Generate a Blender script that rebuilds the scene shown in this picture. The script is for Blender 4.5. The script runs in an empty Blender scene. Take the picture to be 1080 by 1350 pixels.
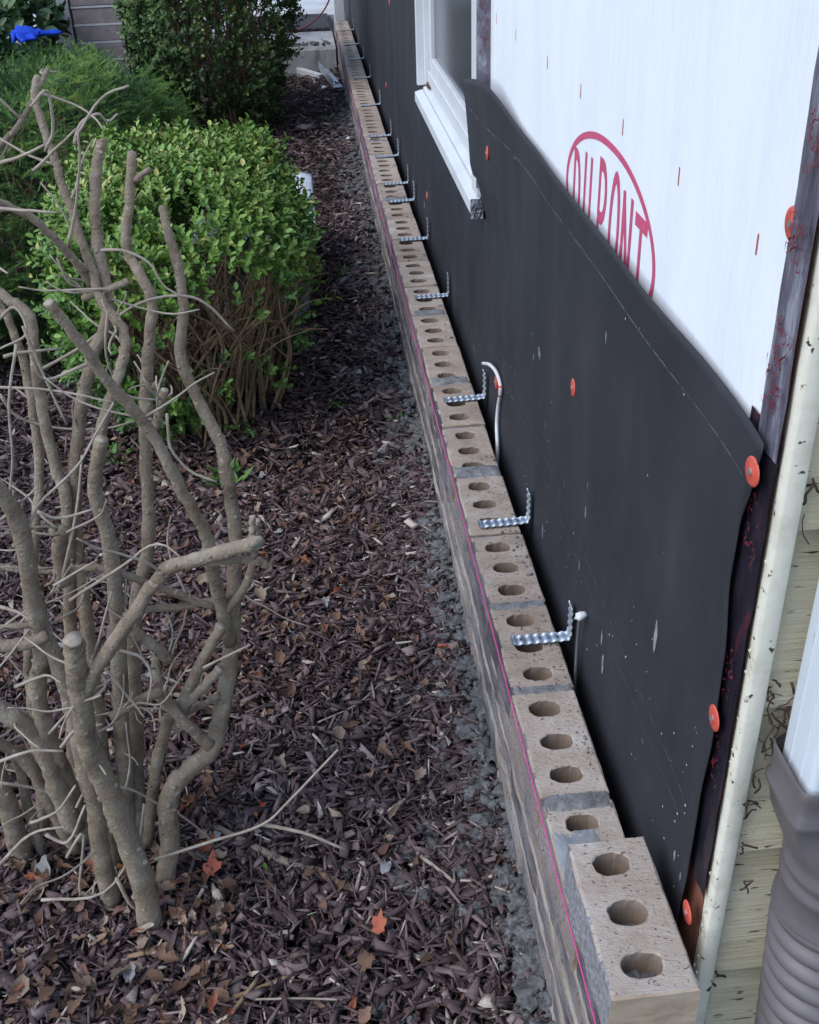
import bpy, bmesh, math, random
import numpy as np
from mathutils import Vector, Matrix, noise

random.seed(7); rng = np.random.default_rng(7)
S = bpy.context.scene
COL = S.collection

# ------------------------------------------------------------------ camera
F = 1433.5                      # focal length in photo pixels (1080 x 1350 photo)
M = np.array([[0.99474343, -0.07860039, 0.06563149],
              [-0.09734123, -0.52690157, 0.84433371],
              [-0.03178363, -0.84628406, -0.53178293]])   # rows: world axes in camera axes (right, down, forward)
CAM = np.array([0.0, 0.0, 1.355])
cam = bpy.data.cameras.new('camera'); camo = bpy.data.objects.new('camera', cam); COL.objects.link(camo)
cam.sensor_fit = 'HORIZONTAL'; cam.sensor_width = 36; cam.lens = 36 * F / 1080
cam.clip_start = 0.02; cam.clip_end = 500
R3 = Matrix(((M[0, 0], -M[0, 1], -M[0, 2]), (M[1, 0], -M[1, 1], -M[1, 2]), (M[2, 0], -M[2, 1], -M[2, 2])))
camo.matrix_world = Matrix.Translation(Vector(CAM)) @ R3.to_4x4()
S.camera = camo
# ------------------------------------------------------------------ sky, sun, exposure
SUN_EL, SUN_AZ = math.radians(50), math.radians(-115)      # azimuth measured from +Y towards +X
w = bpy.data.worlds.new('World'); S.world = w; w.use_nodes = True
nt = w.node_tree; bg = nt.nodes['Background']
sky = nt.nodes.new('ShaderNodeTexSky'); sky.sky_type = 'NISHITA'; sky.sun_disc = False
sky.sun_elevation = SUN_EL; sky.sun_rotation = SUN_AZ; sky.air_density = 1.0; sky.dust_density = 0.8; sky.ozone_density = 1.0
nt.links.new(sky.outputs[0], bg.inputs[0]); bg.inputs[1].default_value = 0.15
sl = bpy.data.lights.new('sun', 'SUN'); sl.energy = 0.8; sl.angle = math.radians(40); sl.color = (1, 0.99, 0.98)
so = bpy.data.objects.new('sun', sl); COL.objects.link(so)
sd = Vector((math.sin(SUN_AZ) * math.cos(SUN_EL), math.cos(SUN_AZ) * math.cos(SUN_EL), math.sin(SUN_EL)))
so.rotation_euler = sd.to_track_quat('Z', 'Y').to_euler(); so.location = (-4, 3, 6)
S.view_settings.view_transform = 'Standard'; S.view_settings.look = 'None'
S.view_settings.exposure = 1.05; S.view_settings.gamma = 1
S.render.engine = 'CYCLES'

# ------------------------------------------------------------------ photo pixel -> place helpers
def ray(p):
    return M @ np.array([(p[0] - 540) / F, (p[1] - 675) / F, 1.0])
def onx(p, X): r = ray(p); return CAM + r * (X / r[0])
def onz(p, Z): r = ray(p); return CAM + r * ((Z - CAM[2]) / r[2])
def ony(p, Y): r = ray(p); return CAM + r * (Y / r[1])
def depth(P): return float((M.T @ (np.array(P) - CAM))[2])

# ------------------------------------------------------------------ node material helper
def mat(name, ramp, scale=20., detail=6., stretch=(1, 1, 1), rough=0.8, bump=0.0, bscale=None, bstretch=None, metal=0.0,
        attr=None, rnd=0.0, coord='Object', spec=0.3, speck=None, speck_scale=200., speck_th=0.72, rough2=None, sheen=0, bdist=0.003):
    m = bpy.data.materials.new(name); m.use_nodes = True
    t = m.node_tree; N = t.nodes.new; L = t.links.new
    b = t.nodes['Principled BSDF']
    b.inputs['Roughness'].default_value = rough; b.inputs['Metallic'].default_value = metal
    b.inputs['Specular IOR Level'].default_value = spec
    tc = N('ShaderNodeTexCoord'); mp = N('ShaderNodeMapping'); mp.inputs['Scale'].default_value = stretch
    oi = N('ShaderNodeObjectInfo')
    ofs = N('ShaderNodeVectorMath'); ofs.operation = 'SCALE'; ofs.inputs[0].default_value = (17.3, 9.1, 5.7); L(oi.outputs['Random'], ofs.inputs['Scale'])
    add = N('ShaderNodeVectorMath'); add.operation = 'ADD'; L(tc.outputs[coord], add.inputs[0]); L(ofs.outputs[0], add.inputs[1])
    L(add.outputs[0], mp.inputs['Vector'])
    nz = N('ShaderNodeTexNoise'); nz.inputs['Scale'].default_value = scale; nz.inputs['Detail'].default_value = detail; nz.inputs['Roughness'].default_value = 0.62
    L(mp.outputs[0], nz.inputs['Vector'])
    cr = N('ShaderNodeValToRGB'); e = cr.color_ramp.elements
    n = len(ramp)
    while len(e) < n: e.new(0.5)
    for i, (pos, c) in enumerate(ramp): e[i].position = pos; e[i].color = (*c, 1)
    if attr:
        at = N('ShaderNodeAttribute'); at.attribute_name = attr
        mx = N('ShaderNodeMath'); mx.operation = 'MULTIPLY_ADD'; L(nz.outputs['Fac'], mx.inputs[0]); mx.inputs[1].default_value = 0.3; 
        sb = N('ShaderNodeMath'); sb.operation = 'SUBTRACT'; L(at.outputs['Fac'], sb.inputs[0]); sb.inputs[1].default_value = 0.15
        L(sb.outputs[0], mx.inputs[2]); L(mx.outputs[0], cr.inputs['Fac'])
    elif rnd:
        mx = N('ShaderNodeMath'); mx.operation = 'MULTIPLY_ADD'; L(oi.outputs['Random'], mx.inputs[0]); mx.inputs[1].default_value = rnd
        sb = N('ShaderNodeMath'); sb.operation = 'SUBTRACT'; L(nz.outputs['Fac'], sb.inputs[0]); sb.inputs[1].default_value = rnd / 2
        L(sb.outputs[0], mx.inputs[2]); L(mx.outputs[0], cr.inputs['Fac'])
    else:
        L(nz.outputs['Fac'], cr.inputs['Fac'])
    outc = cr.outputs['Color']
    if speck:
        n2 = N('ShaderNodeTexNoise'); n2.inputs['Scale'].default_value = speck_scale; n2.inputs['Detail'].default_value = 3
        L(mp.outputs[0], n2.inputs['Vector'])
        mr = N('ShaderNodeMapRange'); mr.inputs[1].default_value = speck_th; mr.inputs[2].default_value = speck_th + 0.04; L(n2.outputs['Fac'], mr.inputs[0])
        mixc = N('ShaderNodeMix'); mixc.data_type = 'RGBA'; L(mr.outputs[0], mixc.inputs['Factor']); L(outc, mixc.inputs['A']); mixc.inputs['B'].default_value = (*speck, 1)
        outc = mixc.outputs['Result']
    L(outc, b.inputs['Base Color'])
    if rough2 is not None:
        rr = N('ShaderNodeMapRange'); rr.inputs[3].default_value = rough; rr.inputs[4].default_value = rough2; rr.inputs[1].default_value = .35; rr.inputs[2].default_value = .65; L(nz.outputs['Fac'], rr.inputs[0]); L(rr.outputs[0], b.inputs['Roughness'])
    if bump:
        mp2 = N('ShaderNodeMapping'); mp2.inputs['Scale'].default_value = bstretch or stretch; L(add.outputs[0], mp2.inputs['Vector'])
        n3 = N('ShaderNodeTexNoise'); n3.inputs['Scale'].default_value = bscale or scale * 3; n3.inputs['Detail'].default_value = 8; n3.inputs['Roughness'].default_value = .65
        L(mp2.outputs[0], n3.inputs['Vector'])
        bp = N('ShaderNodeBump'); bp.inputs['Strength'].default_value = bump; bp.inputs['Distance'].default_value = bdist
        L(n3.outputs['Fac'], bp.inputs['Height']); L(bp.outputs[0], b.inputs['Normal'])
    return m

C = lambda r, g, b: (r, g, b)
MT = {}
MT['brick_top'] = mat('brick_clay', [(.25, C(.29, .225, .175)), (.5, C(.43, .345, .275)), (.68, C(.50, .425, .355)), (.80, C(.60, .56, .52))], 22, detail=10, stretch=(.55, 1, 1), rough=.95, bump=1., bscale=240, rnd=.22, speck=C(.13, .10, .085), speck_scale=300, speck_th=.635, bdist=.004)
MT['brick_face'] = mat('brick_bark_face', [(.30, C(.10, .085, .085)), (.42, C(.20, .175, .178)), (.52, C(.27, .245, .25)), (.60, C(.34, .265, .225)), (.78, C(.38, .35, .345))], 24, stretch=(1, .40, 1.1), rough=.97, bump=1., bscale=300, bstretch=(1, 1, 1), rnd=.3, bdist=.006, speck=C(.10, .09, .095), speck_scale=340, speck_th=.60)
MT['ridge'] = mat('mortar_ridge', [(.28, C(.10, .09, .085)), (.40, C(.26, .215, .18)), (.54, C(.42, .36, .31)), (.66, C(.30, .28, .275)), (.8, C(.47, .44, .41))], 24, stretch=(1, .30, 1.3), rough=.95, bump=1., bscale=110, bstretch=(1, .4, 1.2), bdist=.008, speck=C(.09, .085, .085), speck_scale=130, speck_th=.66)
MT['brick_gritty'] = mat('brick_gritty_face', [(.3, C(.13, .125, .13)), (.5, C(.27, .26, .27)), (.7, C(.42, .40, .40))], 160, rough=.95, bump=.9, bscale=240, bdist=.005)
MT['brick_core'] = mat('brick_core', [(.3, C(.20, .145, .105)), (.7, C(.31, .235, .175))], 18, stretch=(1, 1, .4), rough=.9, bump=.3, bscale=160)
MT['brick_end'] = mat('brick_smooth_end', [(.3, C(.24, .165, .11)), (.5, C(.36, .27, .19)), (.7, C(.44, .35, .26))], 18, stretch=(1, 1, 3), rough=.9, bump=.25, bscale=200)
MT['mortar'] = mat('mortar', [(.3, C(.11, .11, .112)), (.5, C(.205, .205, .205)), (.72, C(.33, .33, .325))], 60, rough=.97, bump=.9, bscale=260, bdist=.004)
MT['mortar_wet'] = mat('mortar_wet', [(.3, C(.20, .215, .225)), (.7, C(.30, .315, .32))], 30, rough=.55, bump=.25, bscale=120)
MT['clod'] = mat('mortar_clod', [(.3, C(.075, .070, .068)), (.5, C(.155, .150, .146)), (.75, C(.29, .285, .28))], 70, rough=.95, bump=1., bscale=260, bdist=.006)
MT['felt'] = mat('tar_felt', [(.28, C(.022, .022, .027)), (.48, C(.028, .028, .034)), (.6, C(.033, .032, .039)), (.8, C(.048, .047, .055))], 7, detail=10, stretch=(1, 1, .5), rough=.62, bump=.35, bscale=380, spec=.32, coord='Object', speck=C(.16, .16, .175), speck_scale=95, speck_th=.79, rough2=.75)
MT['felt_line'] = mat('felt_print', [(.38, C(.04, .04, .046)), (.6, C(.15, .15, .16))], 45, rough=.7)
MT['chalk'] = mat('white_smear', [(.35, C(.05, .05, .055)), (.6, C(.28, .29, .31))], 90, stretch=(1, 1, .3), rough=.9)
MT['wrap'] = mat('house_wrap', [(.3, C(.74, .76, .79)), (.7, C(.83, .845, .865))], 9, stretch=(1, 1, .25), rough=.55, bump=.25, bscale=14, bstretch=(1, 2.4, .5), spec=.3, bdist=.01)
MT['red_print'] = mat('red_print', [(.3, C(.50, .07, .15)), (.7, C(.58, .10, .19))], 40, rough=.6)
MT['orange_print'] = mat('orange_print', [(.3, C(.42, .06, .05)), (.7, C(.5, .09, .07))], 40, rough=.6)
MT['tape'] = mat('flashing_tape', [(.3, C(.05, .045, .06)), (.5, C(.13, .12, .155)), (.62, C(.30, .31, .36)), (.75, C(.12, .04, .06))], 22, stretch=(1, 2.2, .5), rough=.22, bump=.5, bscale=22, bstretch=(1, 3, .7), spec=.6, bdist=.008)
MT['tape_dark'] = mat('flashing_tape_dark', [(.35, C(.012, .011, .017)), (.58, C(.022, .018, .028)), (.68, C(.10, .018, .026)), (.8, C(.03, .02, .03))], 30, stretch=(1, 1.6, .6), rough=.3, bump=.4, bscale=24, bstretch=(1, 3, .7), spec=.5, bdist=.008)
MT['tape_print'] = mat('tape_red_print', [(.3, C(.16, .02, .035)), (.7, C(.24, .04, .06))], 40, rough=.35)
MT['sheath'] = mat('old_sheathing', [(.3, C(.13, .045, .028)), (.5, C(.24, .095, .06)), (.7, C(.33, .19, .14))], 14, stretch=(1, 1, .3), rough=.85, bump=.3)
MT['cream'] = mat('cream_paint', [(.30, C(.44, .385, .255)), (.5, C(.63, .565, .40)), (.7, C(.69, .63, .47))], 12, stretch=(.35, 1, 2.2), rough=.75, bump=.6, bscale=60, bstretch=(.12, 1, 4.5), speck=C(.07, .05, .035), speck_scale=110, speck_th=.645, bdist=.004)
MT['trim'] = mat('trim_paint', [(.30, C(.45, .42, .33)), (.5, C(.68, .645, .53)), (.7, C(.74, .71, .60))], 14, rough=.7, bump=.3, bscale=90, speck=C(.06, .05, .04), speck_scale=95, speck_th=.645)
MT['white'] = mat('white_paint', [(.3, C(.56, .57, .58)), (.7, C(.66, .67, .68))], 7, rough=.45, bump=.08, speck=C(.3, .28, .26), speck_scale=70, speck_th=.74)
MT['spout'] = mat('downspout_enamel', [(.3, C(.56, .60, .64)), (.7, C(.64, .68, .72))], 7, stretch=(1, 1, .3), rough=.4, bump=.05, speck=C(.25, .24, .23), speck_scale=60, speck_th=.73)
MT['grey_plastic'] = mat('grey_plastic', [(.3, C(.105, .09, .092)), (.7, C(.145, .128, .13))], 10, stretch=(1, 1, 2), rough=.42, bump=.15, bscale=90, spec=.4, speck=C(.32, .3, .3), speck_scale=50, speck_th=.73)
MT['glass'] = mat('window_glass', [(.3, C(.055, .058, .068)), (.7, C(.075, .08, .09))], 6, stretch=(1, 1, .3), rough=.18, spec=.5)
MT['galv'] = mat('galvanised', [(.3, C(.36, .41, .46)), (.7, C(.54, .59, .64))], 60, rough=.45, metal=.8, bump=.1)
MT['cap'] = mat('orange_cap', [(.3, C(.50, .075, .05)), (.7, C(.60, .11, .075))], 60, rough=.5)
MT['nail'] = mat('nail_head', [(.3, C(.4, .4, .4)), (.7, C(.65, .65, .65))], 90, rough=.4, metal=.8)
MT['cable'] = mat('white_cable', [(.3, C(.55, .55, .55)), (.7, C(.72, .72, .72))], 50, rough=.5)
MT['pink'] = mat('pink_line', [(.3, C(.62, .05, .25)), (.7, C(.75, .09, .34))], 300, rough=.7)
MT['soil'] = mat('soil', [(.3, C(.014, .010, .009)), (.6, C(.032, .023, .021)), (.8, C(.055, .042, .038))], 30, rough=1, bump=1., bscale=70, bdist=.01)
MT['mulch'] = mat('mulch', [(0, C(.034, .020, .020)), (.28, C(.084, .054, .053)), (.55, C(.146, .098, .095)), (.8, C(.23, .168, .160)), (.93, C(.33, .265, .24)), (1, C(.50, .43, .35))], 150, stretch=(1, 1, 1), rough=.8, bump=1., bscale=330, attr='rnd', spec=.3, bdist=.002)
MT['bark'] = mat('shrub_bark', [(.28, C(.14, .108, .076)), (.45, C(.255, .196, .138)), (.58, C(.31, .250, .185)), (.75, C(.42, .365, .29))], 26, detail=9, rough=.92, bump=1., bscale=150, bdist=.006, speck=C(.42, .36, .27), speck_scale=110, speck_th=.645)
MT['cut'] = mat('cut_wood', [(.3, C(.20, .17, .14)), (.7, C(.40, .34, .26))], 90, rough=.85)
MT['twig'] = mat('dry_twig', [(.3, C(.24, .19, .145)), (.7, C(.42, .36, .29))], 40, rough=.9)
MT['stem'] = mat('bush_stem', [(.3, C(.14, .092, .052)), (.7, C(.36, .25, .15))], 40, rough=.9)
MT['box_leaf'] = mat('boxwood_leaf', [(0, C(.022, .050, .013)), (.28, C(.055, .120, .025)), (.55, C(.100, .200, .032)), (.85, C(.175, .285, .046)), (1, C(.40, .37, .13))], 20, rough=.42, attr='rnd', spec=.4)
MT['dark_leaf'] = mat('dark_boxwood_leaf', [(0, C(.022, .042, .014)), (.35, C(.052, .098, .030)), (.7, C(.11, .175, .045)), (1, C(.22, .27, .07))], 20, rough=.45, attr='rnd', spec=.4)
MT['yew'] = mat('yew_needles', [(0, C(.018, .045, .010)), (.32, C(.045, .105, .020)), (.65, C(.11, .205, .034)), (1, C(.24, .31, .055))], 20, rough=.6, attr='rnd', spec=.2)
MT['broad'] = mat('broad_leaf', [(0, C(.02, .045, .018)), (.5, C(.05, .10, .035)), (.85, C(.12, .19, .07)), (1, C(.2, .27, .14))], 20, rough=.45, attr='rnd')
MT['grass'] = mat('weed_green', [(.3, C(.06, .14, .03)), (.7, C(.12, .22, .05))], 30, rough=.6)
MT['concrete'] = mat('concrete', [(.3, C(.26, .265, .265)), (.5, C(.36, .365, .36)), (.7, C(.46, .46, .45))], 9, rough=.92, bump=.5, bscale=80, speck=C(.12, .12, .12), speck_scale=40, speck_th=.68)
MT['paving'] = mat('pale_paving', [(.3, C(.42, .43, .43)), (.7, C(.60, .61, .60))], 4, rough=.9, bump=.3)
MT['mat'] = mat('door_mat', [(.35, C(.022, .022, .027)), (.65, C(.08, .08, .092))], 45, rough=1, bump=1, bscale=160)
MT['red_hose'] = mat('red_hose', [(.3, C(.16, .015, .025)), (.7, C(.22, .03, .04))], 40, rough=.6)
MT['tub'] = mat('tub_plastic', [(.3, C(.30, .34, .38)), (.7, C(.42, .46, .50))], 20, rough=.3, spec=.5)
MT['block'] = mat('pallet_brick', [(.3, C(.26, .205, .195)), (.7, C(.38, .315, .30))], 30, rough=.95, bump=.5, rnd=.3)
MT['block_tan'] = mat('tan_brick', [(.3, C(.27, .21, .155)), (.7, C(.40, .33, .26))], 30, rough=.95, bump=.5, rnd=.3)
MT['white_block'] = mat('white_board', [(.3, C(.52, .51, .49)), (.7, C(.68, .67, .65))], 20, rough=.85, bump=.3)
MT['blue'] = mat('blue_cloth', [(.3, C(.006, .035, .36)), (.7, C(.012, .07, .55))], 20, rough=.85)
MT['plank'] = mat('weathered_wood', [(.3, C(.22, .19, .15)), (.7, C(.36, .31, .25))], 18, stretch=(.2, 1, 1), rough=.9, bump=.4)
for nm, a, b_ in (('tan', (.20, .145, .10), (.33, .25, .185)), ('brown', (.10, .055, .035), (.20, .115, .07)), ('rust', (.20, .065, .03), (.30, .115, .06)), ('grey', (.19, .18, .17), (.33, .32, .31)),
                  ('red', (.45, .045, .03), (.52, .08, .05)), ('green', (.09, .19, .03), (.16, .28, .05)), ('orange', (.36, .095, .055), (.44, .14, .08)), ('cream', (.42, .36, .27), (.56, .50, .39))):
    MT['leaf_' + nm] = mat('leaf_' + nm, [(.3, a), (.7, b_)], 60, rough=.75, bump=.4, bscale=120, rnd=.3)

# ------------------------------------------------------------------ object helpers
def link(o, parent=None):
    COL.objects.link(o)
    if parent is not None: o.parent = parent
    return o
def tag(o, label=None, cat=None, group=None, kind=None):
    if label: o['label'] = label
    if cat: o['category'] = cat
    if group: o['group'] = group
    if kind: o['kind'] = kind
    return o
def empty(name, loc=(0, 0, 0), label=None, cat=None, group=None):
    o = bpy.data.objects.new(name, None); o.empty_display_size = .05; o.location = loc; link(o); tag(o, label, cat, group); return o
class MB:
    def __init__(s): s.v = []; s.f = []; s.m = []
    def add(s, V, Fc, mi=0):
        k = len(s.v); s.v += [tuple(v) for v in V]; s.f += [tuple(i + k for i in f) for f in Fc]; s.m += [mi] * len(Fc)
    def box(s, a, b, mi=0, jit=0):
        x0, y0, z0 = a; x1, y1, z1 = b
        V = [(x0, y0, z0), (x1, y0, z0), (x1, y1, z0), (x0, y1, z0), (x0, y0, z1), (x1, y0, z1), (x1, y1, z1), (x0, y1, z1)]
        if jit: V = [tuple(c + random.uniform(-jit, jit) for c in v) for v in V]
        s.add(V, [(0, 3, 2, 1), (4, 5, 6, 7), (0, 1, 5, 4), (1, 2, 6, 5), (2, 3, 7, 6), (3, 0, 4, 7)], mi)
    def tube(s, P, R, n=8, cap=True, mi=0, capmi=None, rough=0.0, seed=0):
        P = [Vector(p) for p in P]; base = len(s.v); up = Vector((.3, .5, .8)); rings = []
        for i, p in enumerate(P):
            d = (P[min(i + 1, len(P) - 1)] - P[max(i - 1, 0)])
            if d.length < 1e-9: d = Vector((0, 0, 1))
            d.normalize()
            if i == 0:
                x = d.cross(up)
                if x.length < .2: x = d.cross(Vector((1, 0, 0)))
            else: x = px_ - d * px_.dot(d)          # parallel transport: no twisting
            x.normalize(); y = d.cross(x); px_ = x
            ring = []
            for k in range(n):
                a = 2 * math.pi * k / n; r = R[i]
                if rough: r *= 1 + rough * noise.noise(Vector((math.cos(a) * 1.3 + seed * 3.1, math.sin(a) * 1.3, i * .9 + seed)))
                ring.append(len(s.v)); s.v.append(tuple(p + x * math.cos(a) * r + y * math.sin(a) * r))
            rings.append(ring)
        for i in range(len(rings) - 1):
            for k in range(n):
                s.f.append((rings[i][k], rings[i][(k + 1) % n], rings[i + 1][(k + 1) % n], rings[i + 1][k])); s.m.append(mi)
        if cap:
            s.f.append(tuple(rings[0][::-1])); s.m.append(mi)
            s.f.append(tuple(rings[-1])); s.m.append(mi if capmi is None else capmi)
    def grid(s, P, mi=0):                 # P[i][j]
        k = len(s.v); n = len(P); m = len(P[0])
        for r in P: s.v += [tuple(q) for q in r]
        for i in range(n - 1):
            for j in range(m - 1):
                s.f.append((k + i * m + j, k + (i + 1) * m + j, k + (i + 1) * m + j + 1, k + i * m + j + 1)); s.m.append(mi)
    def build(s, name, mats, parent=None, smooth=False):
        me = bpy.data.meshes.new(name); me.from_pydata(s.v, [], s.f)
        if not isinstance(mats, (list, tuple)): mats = [mats]
        for m_ in mats: me.materials.append(m_)
        if len(mats) > 1: me.polygons.foreach_set('material_index', s.m)
        if smooth: me.polygons.foreach_set('use_smooth', [True] * len(me.polygons))
        me.update(); o = bpy.data.objects.new(name, me); return link(o, parent)
def recalc(o):
    bm = bmesh.new(); bm.from_mesh(o.data); bmesh.ops.recalc_face_normals(bm, faces=bm.faces); bm.to_mesh(o.data); bm.free(); return o
def bevel(o, wd, seg=2):
    bm = bmesh.new(); bm.from_mesh(o.data); bmesh.ops.recalc_face_normals(bm, faces=bm.faces)
    bmesh.ops.bevel(bm, geom=bm.edges[:], offset=wd, segments=seg, profile=.5, affect='EDGES', clamp_overlap=True); bm.to_mesh(o.data); bm.free(); return o
def nmesh(name, V, Q, mtl, attr=None, parent=None, smooth=False, link_=True):
    """numpy verts (n,3), quads/tris (m,k) -> object"""
    me = bpy.data.meshes.new(name); k = Q.shape[1]
    me.vertices.add(len(V)); me.vertices.foreach_set('co', V.astype(np.float32).ravel())
    me.loops.add(Q.size); me.loops.foreach_set('vertex_index', Q.astype(np.int32).ravel())
    me.polygons.add(len(Q)); me.polygons.foreach_set('loop_start', np.arange(0, Q.size, k, dtype=np.int32))
    if smooth: me.polygons.foreach_set('use_smooth', np.ones(len(Q), bool))
    me.update(calc_edges=True); me.materials.append(mtl)
    if attr is not None:
        a = me.attributes.new('rnd', 'FLOAT', 'POINT'); a.data.foreach_set('value', attr.astype(np.float32))
    o = bpy.data.objects.new(name, me)
    return link(o, parent) if link_ else o
def nz(x, y, z, s=1.): return noise.noise(Vector((x * s, y * s, z * s)))
def smooth_path(P, sub=4):
    """Catmull-Rom through points (arrays of any dimension)"""
    P = [np.array(p, float) for p in P]; Q = [P[0] * 2 - P[1]] + P + [P[-1] * 2 - P[-2]]; out = []
    for i in range(1, len(Q) - 2):
        for k in range(sub):
            t = k / sub; a, b, c, d = Q[i - 1], Q[i], Q[i + 1], Q[i + 2]
            out.append(.5 * ((2 * b) + (c - a) * t + (2 * a - 5 * b + 4 * c - d) * t * t + (3 * b - a - 3 * c + d) * t ** 3))
    out.append(P[-1]); return out
def rotm(axis, a):
    """per-row rotation matrices around axis letters; a (n,)"""
    c, s_ = np.cos(a), np.sin(a); Z = np.zeros_like(a); O = np.ones_like(a)
    if axis == 'x': m = [[O, Z, Z], [Z, c, -s_], [Z, s_, c]]
    elif axis == 'y': m = [[c, Z, s_], [Z, O, Z], [-s_, Z, c]]
    else: m = [[c, -s_, Z], [s_, c, Z], [Z, Z, O]]
    return np.stack([np.stack(r, -1) for r in m], -2)

# ================================================================== GROUND
TOP = 0.32; XF = 0.225; XB = 0.313; PIT = 0.203; J0 = 0.941; YE = 7.70; WALLX = 0.343
def g(x, y):
    h = .014 * nz(x, y, 0, 2.3) + .008 * nz(x, y, 3, 7)
    h += .022 * min(max(y - .85, 0), 4)
    h += .035 * math.exp(-((x - .235) / .075) ** 2)
    return h - .012
xs = sorted(set([round(-1.6 + .04 * i, 3) for i in range(51)])); 
ys = [.2 + .05 * i for i in range(170)]
mb = MB()
XX = [-60, -25, -9, -4, -2.4] + xs + [.6, 1.5, 8, 30, 60]; YY = [-40, -10, -3, -.6] + ys + [9.2, 12, 30, 80, 150]
mb.grid([[(x, y, g(x, y) - .012 if (-1.7 < x < .5 and y > 0) else -.04) for y in YY] for x in XX])
soil = mb.build('ground', MT['soil'], smooth=True); tag(soil, kind='structure'); recalc(soil)

# mulch chips: one carpet of shredded wood pieces
def chips(n, xr, yr, lo, hi, seed, lift=.024):
    r = np.random.default_rng(seed)
    x = r.uniform(*xr, n); y = r.uniform(*yr, n)
    kind = r.choice(3, n, p=[.56, .36, .08])          # splinters, chunks, flat plates
    L_ = r.uniform(lo, hi, n) * np.choose(kind, [r.uniform(.45, 1.3, n), r.uniform(.35, .95, n), r.uniform(.6, 1.0, n)])
    W_ = L_ * np.choose(kind, [r.uniform(.06, .16, n), r.uniform(.22, .5, n), r.uniform(.3, .6, n)])
    T_ = np.choose(kind, [W_ * r.uniform(.35, .8, n), W_ * r.uniform(.15, .45, n), W_ * r.uniform(.06, .16, n)])
    W_ = np.clip(W_, .0014, .021); T_ = np.clip(T_, .0008, .0045)
    zz = np.array([g(a, b) for a, b in zip(x, y)]) + r.uniform(-.008, lift, n)
    base = np.array([[-1, -1, -1], [1, -1, -1], [1, 1, -1], [-1, 1, -1], [-1, -1, 1], [1, -1, 1], [1, 1, 1], [-1, 1, 1]], float) * .5
    V = base[None] * (1 + r.uniform(-.35, .35, (n, 8, 3))) * np.stack([L_, W_, T_], -1)[:, None]
    tp = r.uniform(.05, 1, n); V[:, [1, 2, 5, 6], 1] *= tp[:, None]
    sh = r.normal(0, .35, n) * W_; V[:, [2, 3, 6, 7], 0] += sh[:, None]            # slanted breaks
    R_ = rotm('z', r.uniform(0, 6.283, n)) @ rotm('y', r.normal(0, .34, n)) @ rotm('x', r.normal(0, .45, n))
    V = np.einsum('nij,nkj->nki', R_, V) + np.stack([x, y, zz], -1)[:, None]
    q = np.array([[0, 3, 2, 1], [4, 5, 6, 7], [0, 1, 5, 4], [1, 2, 6, 5], [2, 3, 7, 6], [3, 0, 4, 7]])
    Q = (q[None] + 8 * np.arange(n)[:, None, None]).reshape(-1, 4)
    A = r.beta(2.0, 2.4, n); A[r.random(n) < .035] = r.uniform(.92, 1.1)
    return V.reshape(-1, 3), Q, np.repeat(np.clip(A, 0, 1.1), 8)
parts = [chips(46000, (-.85, .235), (.72, 2.3), .014, .046, 1), chips(30000, (-1.3, .235), (2.0, 4.4), .02, .055, 2), chips(12000, (-.9, .235), (4.2, 8.0), .028, .06, 3), chips(11000, (-1.5, -.8), (.5, 2.2), .016, .05, 4), chips(4500, (-.85, .235), (.45, .74), .016, .05, 5)]
V = []; Q = []; A = []; k = 0
for v, q, a in parts: V.append(v); Q.append(q + k); A.append(a); k += len(v)
mul = nmesh('mulch', np.concatenate(V), np.concatenate(Q), MT['mulch'], np.concatenate(A))
tag(mul, 'dark shredded bark mulch covering the planting bed beside the wall', 'mulch', kind='stuff')

# mortar droppings along the foot of the wall
def ico_variants(n, sub, amp):
    out = []
    for i in range(n):
        bm = bmesh.new(); bmesh.ops.create_icosphere(bm, subdivisions=sub, radius=1)
        for v in bm.verts:
            d = 1 + amp * nz(v.co.x + i * 7, v.co.y, v.co.z, 1.3) + amp * .8 * nz(v.co.x, v.co.y + i * 5, v.co.z, 3.4) + amp * .5 * nz(v.co.x + i, v.co.y, v.co.z, 8) + amp * .22 * random.uniform(-1, 1); v.co *= max(.3, d)
        V = np.array([v.co[:] for v in bm.verts]); Fc = np.array([[v.index for v in f.verts] for f in bm.faces]); bm.free(); out.append((V, Fc))
    return out
def scatter_lumps(name, spots, variants, mtl, seed):
    r = np.random.default_rng(seed); V = []; Q = []; k = 0
    for i, (x, y, z, s) in enumerate(spots):
        v, f = variants[i % len(variants)]
        a = r.uniform(0, 6.28); c, s_ = math.cos(a), math.sin(a)
        sc = s * np.array([r.uniform(.7, 1.4), r.uniform(.7, 1.4), r.uniform(.45, .85)])
        u = v * sc; u = np.stack([u[:, 0] * c - u[:, 1] * s_, u[:, 0] * s_ + u[:, 1] * c, u[:, 2]], -1) + (x, y, z)
        V.append(u); Q.append(f + k); k += len(v)
    return nmesh(name, np.concatenate(V), np.concatenate(Q), mtl)
sp = []
r_ = random.Random(5)
for i in range(3600):
    y = .74 + (r_.random() ** 1.25) * 5.2
    clump = .5 + .9 * nz(y, 0, 5, 3.2)
    spread = max(.016, .062 * (1 + 1.0 * nz(y, 2, 0, 4)))
    x = .232 - abs(r_.gauss(0, 1)) * spread
    if r_.random() > clump + .35: continue
    s = r_.uniform(.002, .0065) if r_.random() < .82 else r_.uniform(.007, .015)
    sp.append((x, y, g(x, y) + s * .3 + .006 + .03 * math.exp(-((x - .232) / .03) ** 2), s))
for i in range(160):      # strays further out
    y = r_.uniform(.8, 4.5); x = r_.uniform(-.12, .2); s = r_.uniform(.003, .011); sp.append((x, y, g(x, y) + .012, s))
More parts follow.
